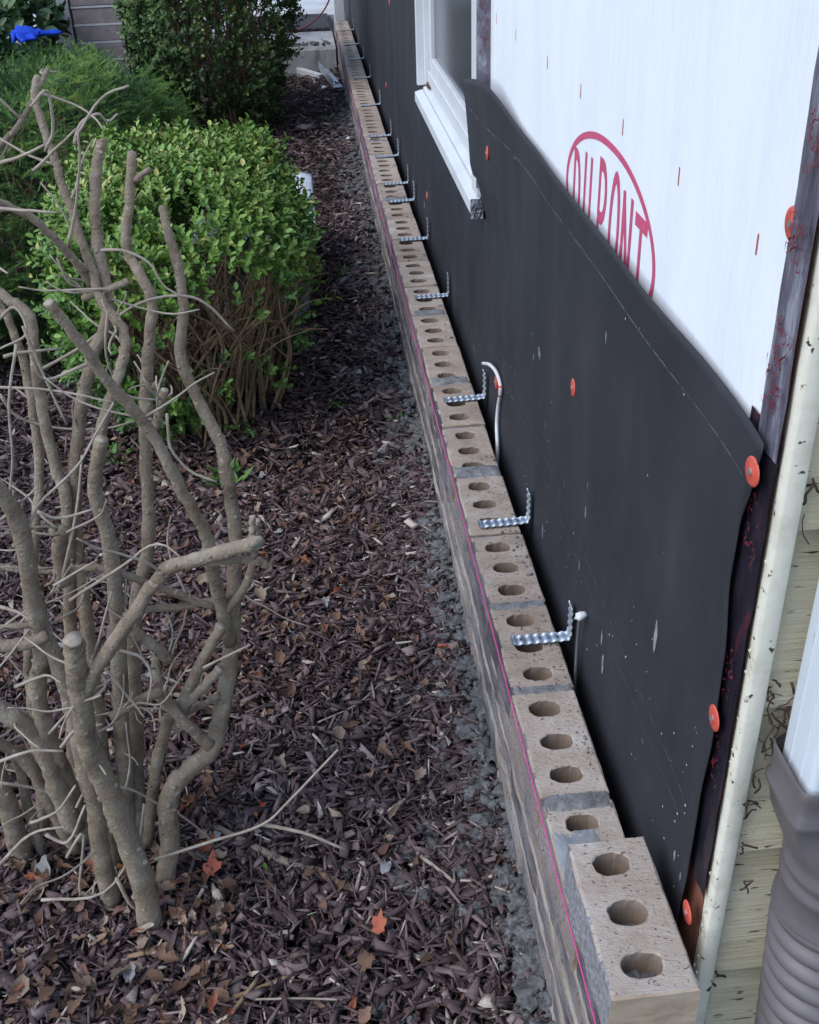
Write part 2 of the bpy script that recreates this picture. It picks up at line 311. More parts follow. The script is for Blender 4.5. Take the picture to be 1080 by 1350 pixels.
lumV = ico_variants(16, 2, .8); bigV = ico_variants(8, 3, .8)
lum = scatter_lumps('mortar_droppings', [q for q in sp if q[3] < .0075], lumV, MT['clod'], 3)
lum2 = scatter_lumps('mortar_clods', [q for q in sp if q[3] >= .0075], bigV, MT['clod'], 4); tag(lum2, 'larger crumbly grey mortar clods along the foot of the brick wall', 'mortar', kind='stuff')
tag(lum, 'crumbled grey mortar droppings heaped along the foot of the brick wall', 'mortar', kind='stuff')

# brown leaf litter between the chips
def litter(n, boxes, seed):
    r = np.random.default_rng(seed); x = []; y = []
    w_ = np.array([b[4] for b in boxes]); w_ = w_ / w_.sum()
    for i in r.choice(len(boxes), n, p=w_): b = boxes[i]; x.append(r.uniform(b[0], b[1])); y.append(r.uniform(b[2], b[3]))
    x = np.array(x); y = np.array(y); s_ = r.uniform(.005, .015, n)
    zz = np.array([g(a, b) for a, b in zip(x, y)]) + r.uniform(.006, .03, n)
    base = np.array([[-1.1, 0, 0], [-.5, .42, .1], [-.5, 0, 0], [-.5, -.42, .1], [.1, .55, .14], [.1, 0, 0], [.1, -.55, .14], [.65, .3, .1], [.65, 0, 0], [.65, -.3, .1], [1.1, 0, .05]])
    V = base[None] * (1 + r.uniform(-.45, .45, (n, 11, 3))) * np.stack([np.ones(n), r.uniform(.6, 1.1, n), r.uniform(.5, 5, n)], -1)[:, None] + r.normal(0, .10, (n, 11, 3)) * np.array([.5, .5, 1.2])
    V[:, :, 2] += r.uniform(-.5, .6, n)[:, None] * V[:, :, 0] ** 2; V *= s_[:, None, None]
    R_ = rotm('z', r.uniform(0, 6.283, n)) @ rotm('y', r.normal(0, .45, n)) @ rotm('x', r.normal(0, .5, n))
    V = np.einsum('nij,nkj->nki', R_, V) + np.stack([x, y, zz], -1)[:, None]
    q = np.array([[0, 2, 1], [0, 3, 2], [1, 2, 5], [1, 5, 4], [2, 3, 6], [2, 6, 5], [4, 5, 8], [4, 8, 7], [5, 6, 9], [5, 9, 8], [7, 8, 10], [8, 9, 10]]); Q = (q[None] + 11 * np.arange(n)[:, None, None]).reshape(-1, 3)
    return V.reshape(-1, 3), Q, np.repeat(r.beta(1.6, 2.4, n), 11)
MT['litter'] = mat('leaf_litter', [(0, C(.075, .040, .028)), (.35, C(.15, .080, .055)), (.6, C(.22, .125, .085)), (.8, C(.30, .205, .14)), (1, C(.42, .34, .26))], 90, rough=.8, bump=.4, bscale=160, attr='rnd')
V, Q, A = litter(3000, [(-.85, -.2, .85, 1.7, 1.1), (-.7, .1, 1.5, 2.6, 1.0), (-.2, .2, .8, 1.8, .10), (-.7, .15, 2.5, 5, .12)], 31)
lit = nmesh('leaf_litter', V, Q, MT['litter'], A); tag(lit, 'brown leaf litter strewn between the mulch chips', 'leaf litter', kind='stuff')

# ================================================================== BRICK WALL
BL, BW, BH = .194, XB - XF, .0575
def front_disp(y, z, s):
    return -.0028 * abs(nz(y * 14, z * 90, s * 3.3)) - .0012 * nz(y * 60, z * 200, s) - .0004
def cored_brick(seed, name, shape_front=0):
    r = random.Random(seed); bm = bmesh.new(); N = 6
    ycs = [-.062, 0, .062]; yb = [-BL / 2, -.031, .031, BL / 2]
    holes = []
    for c in range(3):
        y0, y1 = yb[c], yb[c + 1]; x0, x1 = -BW / 2, BW / 2
        per = [(x0 + (x1 - x0) * i / N, y0) for i in range(N)] + [(x1, y0 + (y1 - y0) * i / N) for i in range(N)] + [(x1 - (x1 - x0) * i / N, y1) for i in range(N)] + [(x0, y1 - (y1 - y0) * i / N) for i in range(N)]
        cx, cy = -.003 + r.uniform(-.002, .002), ycs[c] + r.uniform(-.0015, .0015)
        a, b = .0205 * r.uniform(.95, 1.05), .0148 * r.uniform(.94, 1.06)
        rings = [[bm.verts.new((px, py, 0)) for px, py in per]]
        angs = [2 * math.pi * i / (4 * N) - math.pi * .75 for i in range(4 * N)]
        def sup(t, k):
            ct, st = math.cos(t), math.sin(t); e = .84
            return cx + (a + k) * math.copysign(abs(ct) ** e, ct), cy + (b + k) * math.copysign(abs(st) ** e, st)
        prof = [(.0014, 0), (.0002, -.0014), (0, -.012), (0, -.05)]
        for q, (k, z) in enumerate(prof):
            ring = []
            for t in angs:
                kk = k + (.0009 * r.uniform(-1, 1) + (.0034 * max(0, nz(math.cos(t) * 2, math.sin(t) * 2, seed + c * 3) - .15) if True else 0)) * (1 if q < 2 else .3)
                x, y = sup(t, kk); ring.append(bm.verts.new((x, y, z)))
            rings.append(ring)
        n = 4 * N
        for q in range(len(rings) - 1):
            for i in range(n): bm.faces.new((rings[q][i], rings[q][(i + 1) % n], rings[q + 1][(i + 1) % n], rings[q + 1][i])).material_index = 4 if q >= 2 else 0
        # mortar pushed up in the core
        zc = -r.uniform(.028, .046); 
        cen = bm.verts.new((cx, cy, zc + .004)); rr = [bm.verts.new((*sup(t, -.0004), zc + r.uniform(-.004, .004))) for t in angs]
        for i in range(n): bm.faces.new((cen, rr[i], rr[(i + 1) % n])).material_index = 1
        holes.append((cx, cy))
    bmesh.ops.remove_doubles(bm, verts=bm.verts, dist=1e-5)
    def outer(v): return abs(abs(v.co.x) - BW / 2) < 1e-4 or abs(abs(v.co.y) - BL / 2) < 1e-4
    be = [e for e in bm.edges if e.is_boundary and all(outer(v) and abs(v.co.z) < 1e-6 for v in e.verts)]
    topv = set(v for e in be for v in e.verts)
    zs = [-.0022, -.015, -.030, -.044, -BH]
    edges = be
    for li, z in enumerate(zs):
        ret = bmesh.ops.extrude_edge_only(bm, edges=edges); nv = [q for q in ret['geom'] if isinstance(q, bmesh.types.BMVert)]
        for v in nv: v.co.z = z
        edges = [q for q in ret['geom'] if isinstance(q, bmesh.types.BMEdge)]
        for v in nv:
            if v.co.x < -BW / 2 + 1e-4 and li < 5: v.co.x += front_disp(v.co.y, z, seed) * 1.0
            else:
                sgn = .0008 * nz(v.co.x * 50, v.co.y * 50, z * 50 + seed); v.co.x += sgn; v.co.y += sgn
    for v in topv:      # worn arris
        k = .0022 * (1 + .9 * nz(v.co.x * 30, v.co.y * 30, seed))
        v.co.x -= math.copysign(k, v.co.x) if abs(abs(v.co.x) - BW / 2) < 1e-4 else 0
        v.co.y -= math.copysign(k, v.co.y) if abs(abs(v.co.y) - BL / 2) < 1e-4 else 0
        v.co.z -= .0012 * max(0, nz(v.co.x * 60, v.co.y * 60, seed + 4))
    bmesh.ops.recalc_face_normals(bm, faces=bm.faces)
    for f in bm.faces:
        if f.material_index == 0:
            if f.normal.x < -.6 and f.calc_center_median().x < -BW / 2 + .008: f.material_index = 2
            elif f.normal.y < -.6 and f.calc_center_median().y < -BL / 2 + .003: f.material_index = 3
    me = bpy.data.meshes.new(name); bm.to_mesh(me); bm.free()
    for q in ('brick_top', 'mortar', 'brick_face', 'brick_end', 'brick_core'): me.materials.append(MT[q])
    return me
def solid_brick(seed, L_=BL):
    mb = MB(); n, m = 16, 6; P = []
    for i in range(n + 1):
        y = -L_ / 2 + L_ * i / n; row = []
        for j in range(m + 1):
            z = -BH * j / m; edge = (.002 if i in (0, n) else 0) + (.002 if j in (0, m) else 0)
            row.append((-BW / 2 + front_disp(y, z, seed) + edge, y, z))
        P.append(row)
    mb.grid(P, 0)
    k = m + 1; fr = lambda i, j: i * k + j
    b0 = len(mb.v); mb.v += [(BW / 2, -L_ / 2, 0), (BW / 2, L_ / 2, 0), (BW / 2, L_ / 2, -BH), (BW / 2, -L_ / 2, -BH)]
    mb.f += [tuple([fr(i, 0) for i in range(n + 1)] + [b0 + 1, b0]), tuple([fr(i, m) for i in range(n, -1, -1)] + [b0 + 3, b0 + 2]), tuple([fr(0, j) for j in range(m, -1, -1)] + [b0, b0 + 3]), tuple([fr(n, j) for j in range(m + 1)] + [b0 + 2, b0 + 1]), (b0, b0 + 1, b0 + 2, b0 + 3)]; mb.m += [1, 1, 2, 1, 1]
    o = mb.build('brick', [MT['brick_face'], MT['brick_top'], MT['brick_end']]); recalc(o); me = o.data; bpy.data.objects.remove(o); return me

wall = empty('brick_wall', (XF, .64, 0), 'low unfinished cored brick wall running along the black tar paper', 'brick wall')
def child(name, me, parent, loc, rz=0):
    o = bpy.data.objects.new(name, me); link(o, parent); o.location = Vector(loc) - parent.location; o.rotation_euler.z = rz; return o
cored = [cored_brick(11 + i, 'brick') for i in range(7)]
solid = [solid_brick(31 + i) for i in range(7)]
xc = (XF + XB) / 2
nb = 0
for i in range(-1, 34):
    y = J0 + PIT * (i + .5)
    if y + BL / 2 > YE + .1: break
    b = child('brick', cored[(i * 3 + 1) % 7], wall, (xc + random.uniform(-.0015, .0015), y + random.uniform(-.0015, .0015), TOP + random.uniform(-.0012, .0012)), random.uniform(-.006, .006)); nb += 1
COURSE = .0675
for c in range(1, 5):
    off = .5 if c % 2 else 0
    for i in range(-1, 34):
        y = J0 + PIT * (i + .5 + off - (1 if c % 2 else 0))
        L_ = BL
        if y + BL / 2 > YE + .1: break
        b = child('brick', solid[(i * 5 + c * 2) % 7], wall, (xc + random.uniform(-.002, .002), y, TOP - c * COURSE + random.uniform(-.001, .001)), random.uniform(-.006, .006))
hb = solid_brick(77, .092)
for c in (0, 2, 4): child('brick', hb, wall, (xc, .689, TOP - c * COURSE))
# mortar beds and head joints
mb = MB()
Y0w, Y1w = .642, YE + .02
for c in range(0, 5):
    zt = TOP - BH - c * COURSE
    n = 420; P = []
    for i in range(n + 1):
        y = Y0w + (Y1w - Y0w) * (i / n) ** 1.5; row = []
        d = .0008 + .0035 * nz(y * 16, c * 5, 0) - max(0, .008 * nz(y * 9, c * 3.3, 2) - .001)
        for (x, z) in ((XB - .004, zt), (XF + d + .001, zt + .005 + .011 * nz(y * 13, c, 4)), (XF + d - .0025 - .0015 * nz(y * 60, c, 1), zt - .003), (XF + d - .0020 + .0015 * nz(y * 40, c, 6), zt - .010), (XF + d + .001, zt - .017 - .012 * nz(y * 12, c, 9)), (XB - .004, zt - .0105)): row.append((x, y, z))
        P.append(row)
    mb.grid(P)
ro = mb.build('mortar_bed', MT['ridge']); ro.parent = wall; ro.location = -wall.location; mb = MB()
for c in range(0, 5):
    off = 0 if c % 2 == 0 else -.5
    for i in range(0, 34):
        y = J0 + PIT * (i + off)
        if y > YE: break
        zt = TOP - c * COURSE - (.003 + .002 * random.random() if c == 0 else 0); P = []
        for a in range(7):
            x = XF + .003 + (BW - .006) * a / 6; row = []
            for b_ in range(4):
                yy = y - .0065 + .013 * b_ / 3
                row.append((x, yy, zt - .0025 * abs(nz(x * 90, yy * 90, c + i))))
            P.append(row)
        mb.grid(P); mb.box((XF + .0002 + .001 * random.random(), y - .0062, zt - BH), (XB - .003, y + .0062, zt - .004))
mo = mb.build('mortar', MT['mortar']); mo.parent = wall; mo.location = -wall.location
# smears of mortar on top of the course
def smear(y0, y1, h, seed, x0=XF + .003, x1=XB - .002, mtl='mortar', name='mortar_smear'):
    mb = MB(); n, m = 26, 18; P = []
    for i in range(n + 1):
        u = i / n; row = []
        for j in range(m + 1):
            v = j / m; x = x0 + (x1 - x0) * u; y = y0 + (y1 - y0) * v
            edge = .35 * nz(u * 5, seed, v * 2) ; 
            f_ = 1 - abs(v * 2 - 1) ** 2.2 * (1.3 + edge); f_ *= 1 - abs(u * 2 - 1) ** 6
            hh = h * max(-.5, f_) * (1 + .5 * nz(x * 60, y * 60, seed)) + .0018 * nz(x * 240, y * 240, seed)
            row.append((x, y, TOP + hh - .0008))
        P.append(row)
    mb.grid(P); o = mb.build(name, MT[mtl], smooth=True); o.parent = wall; o.location = -wall.location; return recalc(o)
J = lambda i: J0 + PIT * i
smear(J(0) - .020, J(0) + .013, .0035, 1); smear(J(1) - .010, J(1) + .012, .0025, 2); smear(J(2) - .009, J(2) + .009, .002, 3)
smear(J(4) - .006, J(4) + .040, .006, 4); smear(J(6) - .012, J(6) + .036, .006, 5); smear(J(8) - .004, J(8) + .034, .004, 15); smear(J(13) - .008, J(13) + .03, .006, 6)
smear(J(17) - .01, J(17) + .02, .003, 7)
# smooth wet patch buttered in front of the lead brick
smear(.80, .892, .004, 9, XF + .002, XF + .058, 'mortar_wet')
smear(.60, .82, .006, 10, XF + .001, XB - .001)

# crumbs of mortar left on the bricks, mostly along the back edge
sp = []; rc = random.Random(44)
for i in range(420):
    y = .83 + 3.2 * rc.random() ** 1.5; x = XB - .004 - abs(rc.gauss(0, .018)) if rc.random() < .75 else rc.uniform(XF + .004, XB - .004)
    if nz(y * 5, 0, 3) < -.12: continue
    yy_ = (y - J0 - PIT * .5) % PIT; yy_ = yy_ - PIT if yy_ > PIT / 2 else yy_
    if min(abs(yy_), abs(yy_ - .062), abs(yy_ + .062)) < .017 and abs(x - xc + .003) < .023: continue
    sp.append((x, y, TOP + .0006, rc.uniform(.0007, .0022) if rc.random() < .88 else rc.uniform(.0022, .0045)))
o = scatter_lumps('mortar_crumbs', sp, ico_variants(8, 1, .7), MT['mortar'], 6); o.parent = wall; o.location = -wall.location; o['kind'] = 'stuff'

# end brick standing one course higher, a thing of its own on the mortar
me = cored_brick(91, 'brick'); 
me.materials[2] = MT['brick_gritty']
lb = bpy.data.objects.new('brick', me); link(lb); lb.location = (.2715, .7195, TOP + .0095 + BH); lb.rotation_euler.z = .008
tag(lb, 'single cored tan brick bedded on top of the near end of the wall', 'brick')

# pink mason's line
P = []; mb = MB()
for i in range(60):
    y = .45 + (7.4 - .45) * i / 59; P.append((XF - .0065 + .0012 * math.sin(y * 1.3), y, TOP + .004 - .03 * max(0, (y - 1.6) / 5.8) ** 1 - .012 * math.sin(min(1, max(0, (y - .45) / 7)) * math.pi)))
mb.tube(P, [.0009] * 60, 6); ln = mb.build('string_line', MT['pink'], smooth=True)
tag(ln, 'thin pink string line stretched along the front of the brick wall', 'string')

# ------------------------------------------------------------------ corrugated ties
def make_tie(length=.088, rise=.055, lean=.012):
    path = []; n = 46; R_ = .008
    tot = length + rise
    pts = []
    for i in range(n + 1):
        s = tot * i / n
        if s < length - R_: px, pz, nx, nz_ = s, 0, 0, 1
        elif s < length - R_ + R_ * 1.57:
            a = (s - (length - R_)) / R_; px = length - R_ + math.sin(a) * R_; pz = R_ - math.cos(a) * R_; nx, nz_ = -math.sin(a), math.cos(a)
        else: px = length; pz = R_ + s - (length - R_ + R_ * 1.57); nx, nz_ = -1, 0
        wv = .0013 * math.sin(s / .0125 * 2 * math.pi)
        pts.append((px + nx * wv + (lean * (pz / rise) ** 2 if pz > 0.02 else 0) * 0, pz + nz_ * wv, nx, nz_))
    cols = [-.011, -.0022, .0022, .011]; mb = MB(); th = .0006
    for sgn in (1, -1):
        k = len(mb.v)
        for (x, z, nx, nz_) in pts:
            for c in cols: mb.v.append((x + nx * th * sgn, c, z + nz_ * th * sgn))
        for i in range(n):
            for j in range(3):
                if j == 1 and i % 9 in (4,) : continue
                q = (k + i * 4 + j, k + (i + 1) * 4 + j, k + (i + 1) * 4 + j + 1, k + i * 4 + j + 1)
                mb.f.append(q if sgn < 0 else q[::-1]); mb.m.append(0)
    K = (n + 1) * 4
    for i in range(n):
        for j in (0, 3): mb.f.append((i * 4 + j, (i + 1) * 4 + j, K + (i + 1) * 4 + j, K + i * 4 + j)); mb.m.append(0)
    for i in (0, n):
        for j in range(3): mb.f.append((i * 4 + j, i * 4 + j + 1, K + i * 4 + j + 1, K + i * 4 + j)); mb.m.append(0)
    o = mb.build('brick_tie', MT['galv'], smooth=True); me = o.data; bpy.data.objects.remove(o); return me
tie_me = make_tie()
tie_px = [(682, 845), (634, 692), (588, 528), (550, 392), (530, 316), (511, 266), (502, 243), (495, 207), (484, 180), (478, 139), (474, 102.5), (466, 78), (457, 58.5), (452, 39.5)]
for i, p in enumerate(tie_px):
    q = onz(p, TOP + .004); o = bpy.data.objects.new('brick_tie', tie_me); link(o)
    o.location = (WALLX - .088 - .0125, q[1], TOP + .005); o.rotation_euler = (0, random.uniform(-.03, .0), random.uniform(-.06, .06))
    nth = ['first', 'second', 'third', 'fourth', 'fifth', 'sixth', 'seventh', 'eighth', 'ninth', 'tenth', 'eleventh', 'twelfth', 'thirteenth', 'last'][i]
    tag(o, f'{nth} corrugated metal tie on the wall top counted from the raised end brick', 'wall tie', 'corrugated ties along the wall top')

# ================================================================== HOUSE
house = empty('house', (WALLX, .69, 0), 'house wall stripped for bricking with white window and cream lap siding', 'house')
def hpart(mb, name, m_, smooth=False, parent=None, fix=True):
    o = mb.build(name, m_, smooth=smooth); o.parent = parent or house; o.location = -house.location if parent is None else (0, 0, 0)
    return recalc(o) if fix else o
WY0, WY1 = 2.17, 3.22      # window opening
HZ = 2.7; HX = .3475
mb = MB()
mb.box((HX, .7145, -.05), (HX + .12, WY0, HZ)); hpart(mb, 'sheathing', MT['sheath'])
mb = MB(); mb.box((HX, WY0, -.05), (HX + .12, WY1, .70)); hpart(mb, 'sheathing', MT['sheath'])
mb = MB(); mb.box((HX, WY0, 1.95), (HX + .12, WY1, HZ)); hpart(mb, 'sheathing', MT['sheath'])
mb = MB(); mb.box((HX, WY1, -.05), (HX + .12, 9.2, HZ)); hpart(mb, 'sheathing', MT['sheath'])
# roof edge / upper body so that the house is a volume
mb = MB(); mb.box((HX + .12, .72, -.05), (5.5, 9.2, HZ)); hpart(mb, 'house_body', MT['sheath'])
# house wrap
mb = MB(); P = []
for i in range(61):
    y = .718 + (2.12 - .718) * i / 60; row = []
    for j in range(41):
        z = .55 + (HZ - .55) * (j / 40) ** 1.3
        row.append((WALLX + .001 - .0016 * nz(y * 3, z * 1.4, 4) - .0009 * nz(y * 11, z * 2.5, 9), y, z))
    P.append(row)
mb.grid(P); wrap = hpart(mb, 'house_wrap', MT['wrap'], True)
def xwrap(y, z): return WALLX + .001 - .0016 * nz(y * 3, z * 1.4, 4) - .0009 * nz(y * 11, z * 2.5, 9)
# printed ticks every 8 inches and the printed oval with lettering
for y in (.803, 1.003, 1.205, 1.403, 1.605, 1.853, 2.037):
    mb = MB(); z = 1.071; h = .0085; x = xwrap(y, z) - .0005
    mb.grid([[(x, y - .0012, z - h), (x, y - .0012, z + h)], [(x, y + .0012, z - h), (x, y + .0012, z + h)]]); hpart(mb, 'printed_tick', MT['orange_print'])
LOY, LOZ, LA, LB_ = 1.253, .953, .207, .092
mb = MB(); P = []
for i in range(97):
    a = 2 * math.pi * i / 96; row = []
    for k in (0, .5, 1):
        th = .0105; y = LOY + (LA - th * k) * math.cos(a); z = LOZ + (LB_ - th * .8 * k) * math.sin(a); row.append((xwrap(y, z) - .0005, y, z))
    P.append(row)
mb.grid(P); hpart(mb, 'printed_oval', MT['red_print'])
# letters as strokes: u to the right of the reader (-Y), v up; unit box 1 x 1
def arc(cx, cy, rx, ry, a0, a1, n=12): return [(cx + rx * math.cos(math.radians(a0 + (a1 - a0) * i / n)), cy + ry * math.sin(math.radians(a0 + (a1 - a0) * i / n))) for i in range(n + 1)]
LET = {'D': [[(0, 0), (0, 1)], [(0, 1), (.35, 1)] + arc(.35, .5, .65, .5, 90, -90) + [(0, 0)]],
       'U': [[(0, 1), (0, .3)] + arc(.5, .3, .5, .3, 180, 360) + [(1, 1)]],
       'P': [[(0, 0), (0, 1)], [(0, 1), (.4, 1)] + arc(.4, .74, .6, .26, 90, -90) + [(0, .48)]],
       'O': [arc(.5, .5, .5, .5, 0, 360, 24)],
       'N': [[(0, 0), (0, 1)], [(0, 1), (1, 0)], [(1, 0), (1, 1)]],
       'T': [[(.5, 0), (.5, 1)], [(0, 1), (1, 1)]]}
def letter(ch, y_left, wd, z0, h, th):
    mb = MB()
    for st in LET[ch]:
        P = [Vector((y_left - u * wd, z0 + v * h)) for u, v in st]; row = []
        for i, p in enumerate(P):
            d = (P[min(i + 1, len(P) - 1)] - P[max(0, i - 1)]).normalized(); nrm = Vector((-d.y * th, d.x * th * 1.55)) / 2
            ext = Vector((d.x * th, d.y * th * .3)) * (-.5 if i == 0 else .5 if i == len(P) - 1 else 0)
            a, b = p + nrm + ext, p - nrm + ext
            row.append([(xwrap(q.x, q.y) - .0005, q.x, q.y) for q in (a, b)])
        mb.grid(row)
    hpart(mb, 'printed_letter', MT['red_print'])
for ch, ya_, yb_, zt_ in (('D', 1.419, 1.380, 1.000), ('U', 1.363, 1.325, 1.013), ('P', 1.291, 1.251, 1.019), ('O', 1.236, 1.192, 1.021), ('N', 1.184, 1.143, 1.014), ('T', 1.132, 1.085, 1.000)):
    letter(ch, ya_ - .0048, ya_ - yb_ - .0096, .892, zt_ - .892 - .007, .0096)

# corner board edge, peeling paint on its left edge
mb = MB(); n = 60; P = []
for i in range(n + 1):
    z = -.03 + (HZ + .03) * i / n; row = []
    e = .0016 * nz(z * 30, 0, 0) + .0010 * nz(z * 90, 2, 0)
    for (x, y) in ((.3475, .712), (.3445 + e, .700 + e), (.3445 + e * .6, .6905 + e), (.347, .689), (.3605, .6895), (.362, .691), (.362, .712)): row.append((x, y, z))
    P.append(row)
mb.grid(P); hpart(mb, 'corner_board', MT['trim'], True)
mb = MB()      # curls of peeling paint
for i in range(46):
    z = random.choice([random.uniform(.55, .85), random.uniform(.3, .5), random.uniform(.6, .75)]); s = random.uniform(.0008, .0028)
    x = .3443; y = .690 + random.uniform(-.001, .010)
    mb.add([(x, y, z), (x - s * .6, y - s * .3, z + s), (x - s * .9, y + s * .5, z + s * 1.8), (x + .0005, y + s, z + s * 2)], [(0, 1, 2, 3)])
pp = hpart(mb, 'peeling_paint', MT['trim'], fix=False); pp['kind'] = 'stuff'
# lap siding on the end wall, each board a part
for k, zb in enumerate([-.084, .106, .296, .486, .676, .866, 1.056, 1.246, 1.436, 1.626, 1.816, 2.006, 2.196, 2.386, 2.576]):
    mb = MB(); P = []
    zt = zb + .205
    nseg = 40
    for i in range(nseg + 1):
        x = .3622 + (1.9 - .3622) * (i / nseg) ** 1.4
        wob = .0008 * nz(x * 8, k, 0)
        P.append([(x, .7125, zb + .004), (x, .7005 + wob, zb + wob), (x, .6995 + wob, zb + .0015), (x, .7045 + wob, zb + .1), (x, .7105, zt)])
    mb.grid(P); hpart(mb, 'siding_board', MT['cream'])
# flashing tape on the corner above the tar paper, and the dark one behind its edge
def strip(y0, y1, z0, z1, xo, mtl, name, seed, amp=.0015, n=10, m=70):
    mb = MB(); P = []
    for i in range(n + 1):
        row = []
        for j in range(m + 1):
            z = z0 + (z1 - z0) * j / m; a = y0(z) if callable(y0) else y0; b = y1(z) if callable(y1) else y1
            y = a + (b - a) * i / n
            row.append((WALLX - xo - amp * nz(y * 60, z * 14, seed) - amp * .5 * nz(y * 150, z * 40, seed), y, z))
        P.append(row)
    mb.grid(P); return hpart(mb, name, MT[mtl], True)
strip(.7015, .742, .93, HZ, .0032, 'tape', 'flashing_tape', 1)
strip(.7015, .765, .42, .95, .0022, 'tape_dark', 'flashing_tape', 2, .0022)
# scribbled red print on the tape
def scribble(y, z, wd, h, n, seed, xo, name='tape_print'):
    mb = MB(); r = random.Random(seed)
    for i in range(n):
        yy_ = y + r.uniform(-wd, wd); z_ = z + r.uniform(-h, h); a = r.uniform(0, 6.28); L_ = r.uniform(.004, .009); pts = []
        for k in range(6):
            t = k / 5; pts.append((yy_ + L_ * t * math.cos(a + t * 2.5), z_ + L_ * t * math.sin(a + t * 2.5)))
        mb.grid([[(WALLX - xo, p[0] - .0005, p[1]), (WALLX - xo, p[0] + .0005, p[1] + .0009)] for p in pts])
    hpart(mb, name, MT['tape_print'], fix=False)['kind'] = 'stuff'
for (y, z, s_) in ((.718, 1.17, 1), (.722, 1.10, 2), (.718, 1.02, 3), (.724, .985, 4)): scribble(y, z, .012, .017, 26, s_, .0062)
for (y, z, s_) in ((.722, .86, 5), (.722, .70, 6), (.72, .60, 7)): scribble(y, z, .010, .03, 14, s_, .0058)
# red plastic cap half under the tape on the house wrap
def cap_nail(parent, y, z, x, tilt=0, r=.0128):
    mb = MB(); n = 24; prof = [(0, -.0022), (.0030, -.0022), (.0045, -.0015), (.0105, -.0018), (.0125, -.0010), (.0128, 0.0)]
    rings = [[(pz, rr * math.cos(2 * math.pi * k / n) * r / .0128, rr * math.sin(2 * math.pi * k / n) * r / .0128) for k in range(n + 1)] for rr, pz in prof]
    mb.grid(rings); o = mb.build('plastic_cap', MT['cap'], smooth=True); recalc(o); o.parent = parent; o.location = Vector((x, y, z)) - parent.location; o.rotation_euler = (0, 0, tilt)
    mb = MB(); mb.tube([(-.0034, 0, 0), (-.002, 0, 0)], [.0030, .0030], 12); h = mb.build('nail_head', MT['nail'], parent=o)
    return o
cap_nail(house, .742, 1.106, WALLX - .0012)

# ------------------------------------------------------------------ window (part of the house) with sub-parts
win = bpy.data.objects.new('window', None); win.empty_display_size = .05; link(win, house); win.location = (0, 0, 0)
win.matrix_parent_inverse = Matrix.Identity(4); win.location = -house.location + Vector((0, 0, 0))
def wpart(mb, name, m_, bv=0):
    o = mb.build(name, m_); o.parent = win; recalc(o)
    if bv: bevel(o, bv)
    return o
CX = .318
mb = MB(); mb.box((CX, 2.105, .742), (.36, 2.172, 1.95)); wpart(mb, 'casing', MT['white'], .002)
mb = MB(); mb.box((CX, WY1, .742), (.36, WY1 + .022, 1.95)); wpart(mb, 'casing', MT['white'], .002)
mb = MB(); mb.box((CX, 2.105, 1.951), (.36, WY1 + .022, 2.02)); wpart(mb, 'casing', MT['white'], .002)
mb = MB(); mb.box((.338, WY1 - .022, .748), (.372, WY1 - .001, 1.949)); wpart(mb, 'jamb', MT['white'], .0015)
mb = MB(); mb.box((.338, 2.1735, .748), (.372, 2.194, 1.949)); wpart(mb, 'jamb', MT['white'], .0015)
mb = MB(); mb.box((.352, 2.195, .757), (.374, WY1 - .023, .821)); wpart(mb, 'sash_rail', MT['white'], .002)
mb = MB(); mb.box((.346, 2.195, .751), (.3515, WY1 - .023, .783)); wpart(mb, 'sash_rail', MT['white'], .0015)
mb = MB(); mb.box((.352, WY1 - .055, .8215), (.372, WY1 - .0225, 1.949)); wpart(mb, 'sash_stile', MT['white'], .0015)
mb = MB(); mb.box((.352, 2.196, .8215), (.372, 2.23, 1.949)); wpart(mb, 'sash_stile', MT['white'], .0015)
mb = MB(); mb.grid([[(.3625, 2.231, .822), (.3625, 2.231, 1.949)], [(.3625, WY1 - .0555, .822), (.3625, WY1 - .0555, 1.949)]]); wpart(mb, 'pane', MT['glass'])
# sill: sloping board with a nosing and a grooved step
def sillboard(y0, y1, prof, name, mtl):
    mb = MB(); mb.add([(x, y0, z) for x, z in prof] + [(x, y1, z) for x, z in prof], [tuple(range(len(prof)))[::-1], tuple(range(len(prof), 2 * len(prof)))] + [(i, (i + 1) % len(prof), len(prof) + (i + 1) % len(prof), len(prof) + i) for i in range(len(prof))])
    return wpart(mb, name, mtl, .0015)
sillboard(2.140, WY1 + .012, [(.311, .698), (.311, .7235), (.3335, .7305), (.3335, .7005)], 'sill', MT['white'])
sillboard(2.145, WY1 + .006, [(.3345, .702), (.3345, .7365), (.362, .748), (.362, .702)], 'sill', MT['white'])
mb = MB()      # grime in the far corner of the sill
spx = []
for i in range(60):
    spx.append((.345 + random.uniform(-.004, .004), WY1 - .03 - abs(random.gauss(0, .02)), .744 + random.random() * .012 * random.random(), random.uniform(.001, .004)))
gr_ = scatter_lumps('sill_debris', spx, ico_variants(3, 1, .5), MT['leaf_brown'], 8); gr_.parent = win
# crumpled foil end of the sill
mb = MB(); P = []
for i in range(13):
    row = []
    for j in range(13):
        u, v = i / 12, j / 12; row.append((.310 + .026 * u, 2.134 + .004 * nz(u * 5, v * 5, 3) + .003 * nz(u * 13, v * 13, 5), .690 + .04 * v))
    P.append(row)
mb.grid(P); foil = wpart(mb, 'foil_end', MT['tape']); 
